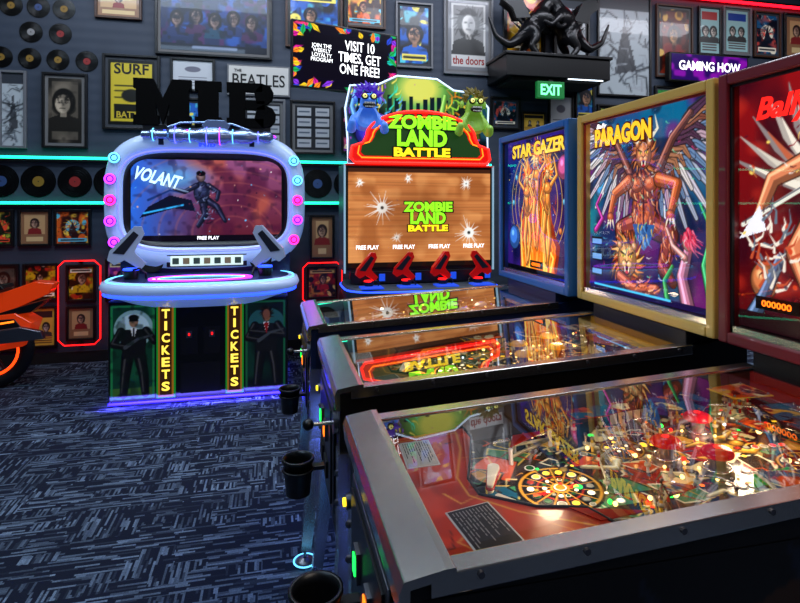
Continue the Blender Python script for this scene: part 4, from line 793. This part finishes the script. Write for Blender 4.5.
# blaster guns
def gun(r,x,y,z,m1,m2,glow,ry,name='blaster_gun',sc=1.):
    M=T((x,y,z))@Matrix.Rotation(ry,4,'Z')@Matrix.Scale(sc,4)
    b=MB(); b.prism([(-.02,-.1),(.04,-.1),(.05,0),(.06,.02),(.2,.05),(.23,.1),(.2,.14),(-.04,.15),(-.1,.12),(-.1,.06),(-.03,.03)],.05,m1,M@FR(0,.025,.08)@Matrix.Rotation(R(50),4,'Z'))
    b.prism([(.0,.06),(.17,.075),(.17,.12),(-.04,.125)],.058,m2,M@FR(0,.029,.08)@Matrix.Rotation(R(50),4,'Z'))
    b.cyl((0,0,-.08),(0,0,.0),.045,BLACK,.06,M=M,n=20); b.cyl((0,0,.0),(0,0,.012),.055,glow,M=M,n=20); b.tube([M@Vector(p) for p in((.0,-.03,.0),(.06,-.1,.02),(.1,-.06,-.02),(.1,0,-.08))],.008*sc,BLACK); b.done(name,r,.004)
GL=mat('gun_white',(.68,.72,.80),.3,0,(.4,.5,.7),.06); GD=mat('gun_dark',(.12,.13,.17),.35)
gun(r,-.50,.1,.97,GL,GD,BLUE,R(10)); gun(r,.46,.1,.97,GL,GD,BLUE,R(170))
l=bpy.data.lights.new('underglow_lamp','AREA'); l.shape='RECTANGLE'; l.size=1.3; l.size_y=.05; l.energy=9; l.color=(.15,.12,1); o=bpy.data.objects.new('underglow_lamp',l); o.location=(0,-.05,.05); o.rotation_euler=(R(35),0,0); o.parent=r; scn.collection.objects.link(o)
# ------------------------------------------------------------------ arcade cabinet (zombie shooter)
r=empty('arcade_cabinet',(1.22,4.5,0)); RD=mat('trim_red',(.6,.05,.05),.35,0,(1,.1,.05),.25)
MB().b2((-.6,.0,.02),(.6,.8,.62),BLACK).b2((-.5,.35,.6),(.5,.8,.9),BLACK).b2((-.55,.05,0),(.55,.75,.02),MATTE).done('pedestal',r,.01)
MB().b2((-.655,0,.9),(.655,.35,1.79),mat('cab_greyblue',(.25,.3,.34),.4)).b2((-.64,-.012,.915),(.64,0,1.775),BLACK).done('screen_case',r,.012)
b=MB()
for s in(-1,1): b.box((s*.648,-.008,1.34),(.014,.02,.9),mat('edge_light',(.6,.65,.7),.4,0,(.6,.8,.9),.5))
b.box((0,-.008,1.783),(1.3,.02,.014),RD); b.done('screen_trim',r)
c=Cv(210,138); A=c.A; c.a[:]=(.76,.46,.25)
for i in range(34): y=i/34; c.line([(0,y+random.uniform(-.02,.02)),(A,y+random.uniform(-.02,.02))],.012,random.choice(pal('9a5c30','c88048','9a6034','d89050')),al=.6)
c.noise(5,(.56,.30,.14),.6,.5); c.noise(8,(.95,.68,.42),.4,.6)
for (x,y,q) in((.35,.60,.17),(1.28,.34,.17),(.12,.85,.05),(1.25,.85,.07),(.62,.9,.05),(.5,.3,.06)):
    for k in range(18): a=6.283*k/18+random.uniform(-.2,.2); l_=q*random.uniform(.5,1.2); c.line([(x,y),(x+l_*math.cos(a),y+l_*math.sin(a))],.014,(1,1,1),.001)
    c.ell(x,y,q*.32,None,(.95,.95,.93)); c.ell(x,y,q*.1,None,(.2,.2,.2))
c.rect(0,0,A,.05,(.1,.06,.05)); c.rect(0,.96,A,1,(.25,.13,.08)); c.ell(A*.5,.5,.4,.3,(.4,.2,.08),al=.35,soft=30)
panel('screen',r,c,FR(0,-.0135,1.345),1.24,.82,paint('screen_mid'))
ZG=E('zgreen',(.55,.95,.12),1.2); ZY=E('zyel',(1,.85,.1),1.2); BK=mat('letter_outline',(.01,.02,.01),.5)  # BK: dark outline, bolder text behind the logo letters
def logo(b,M,w):
    for t,y,hh,ww,m_ in(('ZOMBIE',.19,.17,.86,ZG),('LAND',0,.2,.62,ZG),('BATTLE',-.17,.11,.7,ZY)):
        b.text(t,M@T((0,y*w,0)),ww*w*1.06,hh*w*1.22,BK,.001,.09); b.text(t,M@T((0,y*w,.002)),ww*w,hh*w,m_,.002,.05)
b=MB(); logo(b,FR(.06,-.0155,1.34),.50)
for i in range(4): b.text('FREE PLAY',FR(-.46+i*.31,-.0155,1.10),.19,.034,TW,.001)
b.done('screen_text',r)
# marquee
b=MB(); MM=FR(0,.02,0)
back=[(-.62,1.79),(.62,1.79),(.61,2.05),(.62,2.3),(.52,2.42),(.3,2.44),(.15,2.53),(-.2,2.54),(-.36,2.46),(-.6,2.44),(-.64,2.25),(-.62,2.0)]
b.prism(back,.05,mat('marquee_back',(.35,.42,.5),.4,0,(.4,.5,.6),.2),MM,-.06)
b.tube([MM@Vector((x,z,-.005)) for x,z in back],.008,E('trimw',(.8,.9,1),1.2),True)
def arc(cx,cz,rx,rz,a0,a1,n): return [(cx+rx*math.cos(R(a0+(a1-a0)*i/n)),cz+rz*math.sin(R(a0+(a1-a0)*i/n))) for i in range(n+1)]
ban=[(-.57,1.80),(.57,1.80),(.605,1.84),(.59,1.93),(.50,1.96)]+arc(0,2.02,.47,.215,0,180,20)+[(-.50,1.96),(-.59,1.93),(-.605,1.84)]
b.prism(ban,.03,mat('banner_red',(.6,.02,.02),.4,0,(.95,.05,.03),.7),MM,.03); b.tube([MM@Vector((x,z,.062)) for x,z in ban],.014,E('redneon',(1,.12,.08),2.2),True)
def shr(k,ky): return [(x*k,2.0+(z-2.0)*ky) for x,z in ban]
b.tube([MM@Vector((x,z,.064)) for x,z in shr(.90,.80)],.006,ORG,True)
b.prism(shr(.86,.72),.004,mat('banner_dark_green',(.06,.14,.04),.5,0,(.10,.30,.05),.5),MM,.06)
b.done('marquee',r,.003)
b=MB(); logo(b,MM@T((0,2.01,.067)),.70); b.done('marquee_logo',r)
c=Cv(190,114,(.02,.05,.08)); A=c.A; c.noise(5,(.1,.3,.4),.8); c.ell(A/2,.8,.4,.35,(.5,.8,.35),al=.8,soft=25); c.ell(A/2,.85,.22,.16,(.95,.9,.4),al=.8,soft=10)
for i in range(9): x=A*.28+i*.08; c.rect(x,.3,x+.05,.68+.12*random.random(),(.05,.12,.15))
c.fur(.3,.7,.3,.3,70,pal('60b0ff','8040d0','30e0c0','f0e060'),1.2,.12,.018,1); c.fur(A-.3,.7,.3,.3,70,pal('a0e040','f0d040','408030','e08020'),1.9,.12,.018,1)
def zomb(c,x,y,s,skin_,hair,k):
    c.limb([(x-.9*s,y-1.2*s),(x-1.2*s,y-.2*s),(x-1.0*s,y+.7*s)],.35*s,.2*s,skin_); c.limb([(x+.8*s,y-1.3*s),(x+1.3*s,y-.5*s)],.35*s,.2*s,skin_); c.ball(x,y-1.6*s,1.0*s,.8*s,hair)
zomb(c,.32,.66,.2,(.35,.6,.95),(.2,.2,.75),1); zomb(c,A-.34,.64,.2,(.55,.85,.35),(.5,.5,.15),-1); c.splat(30,pal('f0d040','60c0ff','a040c0','40e080'),.004,.014)
c.mask=c.pm([((x+.64)/1.28*A,(z-1.79)/.76) for x,z in [(q[0]*.97,1.795+(q[1]-1.79)*.97) for q in back]])
panel('marquee_artwork',r,c,FR(0,.027,1.79+.38),1.28,.76,paint('screen_mid'))
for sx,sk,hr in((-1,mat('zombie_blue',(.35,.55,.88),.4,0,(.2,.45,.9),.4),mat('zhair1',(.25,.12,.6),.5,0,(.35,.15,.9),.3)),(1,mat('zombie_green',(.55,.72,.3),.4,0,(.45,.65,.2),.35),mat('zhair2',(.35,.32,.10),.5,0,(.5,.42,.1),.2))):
    V=[(0,0,0),(0,0,.1),(0,-.01,.19),(0,-.02,.25),(0,-.02,.33),(-.1,0,.1),(-.13,-.04,.0),(-.12,-.1,.1),(.1,0,.1),(.13,-.04,.0),(.11,-.1,.08),(0,-.05,.21)]
    V=[(sx*.46+a*1.1,b_,2.05+c_*1.0) for a,b_,c_ in V]
    skin('zombie_bust',r,V,[(0,1),(1,2),(2,3),(3,4),(1,5),(5,6),(6,7),(1,8),(8,9),(9,10),(3,11)],[.09,.09,.055,.09,.08,.05,.04,.03,.05,.04,.03,.06],sk)
    b=MB(); ZM=T((sx*.46,0,2.32))@Matrix.Scale(1.3,4)
    for q in(-1,1): b.sph((q*.028,-.078,.008),(.024,.012,.02),INK,ZM,n=12,k=7); b.sph((q*.028,-.084,.01),.015,mat('eyeball',(.95,.95,.6),.3,0,(1,1,.5),.7),ZM,n=10,k=7); b.sph((q*.028,-.098,.01),.005,INKR,ZM,n=8,k=5); b.box((q*.03,-.086,.034),(.04,.014,.01),hr,ZM@Matrix.Rotation(q*-.4,4,'Y'))
    b.sph((0,-.088,-.014),(.009,.014,.014),sk,ZM,n=8,k=6); b.sph((0,-.078,-.045),(.042,.022,.02),INK,ZM,n=14,k=7)
    for i in range(6): b.box((-.028+i*.011,-.098,-.034),(.007,.004,.010),INKW,ZM); b.box((-.024+i*.010,-.097,-.057),(.006,.004,.008),INKW,ZM)
    for i in range(15): a=R(5+i*12.2); k=random.uniform(.08,.105); b.cyl((.055*math.cos(a),-.03,.02+.055*math.sin(a)),(k*math.cos(a+.15),-.05+.03*(i%3),.02+k*math.sin(a+.15)),.020,hr,.002,8,M=ZM)
    for q in(-1,1): b.sph((q*.078,-.02,-.005),(.014,.018,.026),sk,ZM,n=8,k=6)
    b.done('zombie_face',r)
b=MB(); L2=[[(x,y,z) for x,y in sup(rx,ry,48,0,.1,4)] for rx,ry,z in((.56,.3,.6),(.64,.38,.68),(.66,.40,.76),(.64,.38,.79))]; b.loft(L2,mat('cab_greyblue')); b.tube([(x,y,.765) for x,y in sup(.655,.395,48,0,.1,4)],.008,BLUE,True)
for i in range(4): b.box((-.46+i*.31,-.2,.795),(.18,.14,.012),mat('lit_blue',(.1,.2,.5),.4,0,(.1,.3,.9),.9))
b.box((0,-.012,.85),(1.2,.03,.1),mat('deck_riser',(.05,.06,.1),.4)); 
for i in range(4): b.box((-.46+i*.31+.12,-.03,.85),(.05,.01,.06),mat('lit_blue'))
b.done('control_deck',r,.003)
GR=mat('gun_red',(.70,.06,.06),.3,0,(.85,.05,.05),.25)
for i in range(4): gun(r,-.47+i*.31,-.14,.835,GR,GD,REDG,R((10,-10,15,170)[i]),sc=.72)
# ------------------------------------------------------------------ motorcycle ride
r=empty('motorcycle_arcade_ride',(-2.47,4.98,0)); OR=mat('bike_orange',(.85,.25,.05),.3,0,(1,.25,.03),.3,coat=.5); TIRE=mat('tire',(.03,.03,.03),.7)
b=MB()
for pts,z,h_,m_ in(([(.76,.82),(.72,.74),(.46,.62),(.3,.58),(-.3,.62),(-.42,.74),(-.1,.72),(.15,.70),(.4,.76),(.62,.84)],-.07,.14,OR),([(.62,.52),(.56,.34),(.3,.30),(-.3,.22),(-.45,.4),(-.38,.62),(.3,.58),(.5,.60)],-.11,.22,OR),([(-.42,.7),(-.75,.62),(-.85,.8),(-.72,1.0),(-.55,1.05),(-.4,.88),(-.2,.86),(-.05,.74)],-.13,.26,OR),([(.55,.50),(.7,.46),(.72,.40),(.2,.36),(.1,.44)],.11,.05,STEEL),([(-.2,.75),(.2,.73),(.42,.79),(.4,.82),(.1,.78),(-.15,.80)],-.1,.2,BLACK),([(.60,.60),(.72,.70),(.5,.64),(.34,.59),(.48,.585)],-.09,.18,BLACK),([(.15,.55),(.5,.56),(.56,.48),(.3,.46)],.11,.01,BLACK)):
    b.prism(pts,h_,m_,FR(0,0,0),z)
b.prism([(-.55,1.05),(-.72,1.0),(-.66,1.2),(-.52,1.22)],.2,mat('screen_tint',(.05,.06,.08),.1),FR(0,0,0),-.1)
b.done('fairing_and_seat',r,.02,3)
b=MB()
for x in(.30,-.95):
    b.tube([(x+.245*math.cos(a),0,.30+.245*math.sin(a)) for a in np.arange(0,6.28,.2)],.055,TIRE,True,12)
    b.tube([(x+.195*math.cos(a),-.03,.30+.195*math.sin(a)) for a in np.arange(0,6.28,.2)],.012,E('wheelor',(1,.25,.05),2.5),True)
    for k in range(6): a=k*1.047; b.tube([(x,-.01,.3),(x+.19*math.cos(a),-.01,.3+.19*math.sin(a))],.014,BLACK)
    b.cyl((x,-.05,.3),(x,.05,.3),.05,STEEL)
b.cyl((-.95,-.07,.3),(-.62,-.07,.95),.022,STEEL); b.cyl((-.95,.07,.3),(-.62,.07,.95),.022,STEEL); b.tube([(-.5,-.33,1.0),(-.58,-.12,1.02),(-.6,0,1.02),(-.58,.12,1.02),(-.5,.33,1.0)],.016,BLACK); b.b2((-.3,-.12,0),(.1,.12,.25),BLACK)
b.done('wheels_and_forks',r)
b=MB(); b.tube([(-.36,-.118,.55),(.2,-.118,.5),(.5,-.118,.54)],.008,ORG); b.tube([(-.3,-.118,.35),(.3,-.118,.36),(.52,-.118,.4)],.008,REDG); b.box((.72,-.0,.78),(.03,.1,.03),REDG); b.prism([(.0,.56),(.1,.56),(.04,.48),(.12,.48),(-.04,.38),(.01,.46),(-.06,.46)],.004,INKW,FR(0,0,0),.112); b.done('light_accents',r)
# ------------------------------------------------------------------ lights
def area(name,loc,size,sy,en,col,rot=(0,0,0)):
    l=bpy.data.lights.new(name,'AREA'); l.shape='RECTANGLE'; l.size=size; l.size_y=sy; l.energy=en; l.color=col
    o=bpy.data.objects.new(name,l); o.location=loc; o.rotation_euler=rot; scn.collection.objects.link(o); return o
area('ceiling_fill',(-1.2,3.2,4.25),3,.6,68,(.68,.85,1)); area('ceiling_fill',(2.8,3.2,4.25),3,.6,72,(.80,.88,1))  # soft area fills added overhead to light the room, no fixtures modelled
area('ceiling_fill',(5.6,3.6,4.25),2,.6,60,(.9,.9,1)); area('ceiling_fill',(-1.5,.6,4.25),2,.6,42,(.5,.72,1)); area('ceiling_fill',(1.5,-1.2,4.25),2,.5,45,(1,.88,.78))  # more added overhead fills; the warm one brightens the near rails
area('wall_wash_fill',(0.5,4.3,4.2),6,.15,62,(.85,.87,1),(R(40),0,0))  # added area fill that brightens the back wall, no fixture behind it
w=bpy.data.worlds.new('World'); scn.world=w; w.use_nodes=True; w.node_tree.nodes['Background'].inputs[0].default_value=(.02,.03,.05,1); w.node_tree.nodes['Background'].inputs[1].default_value=.5
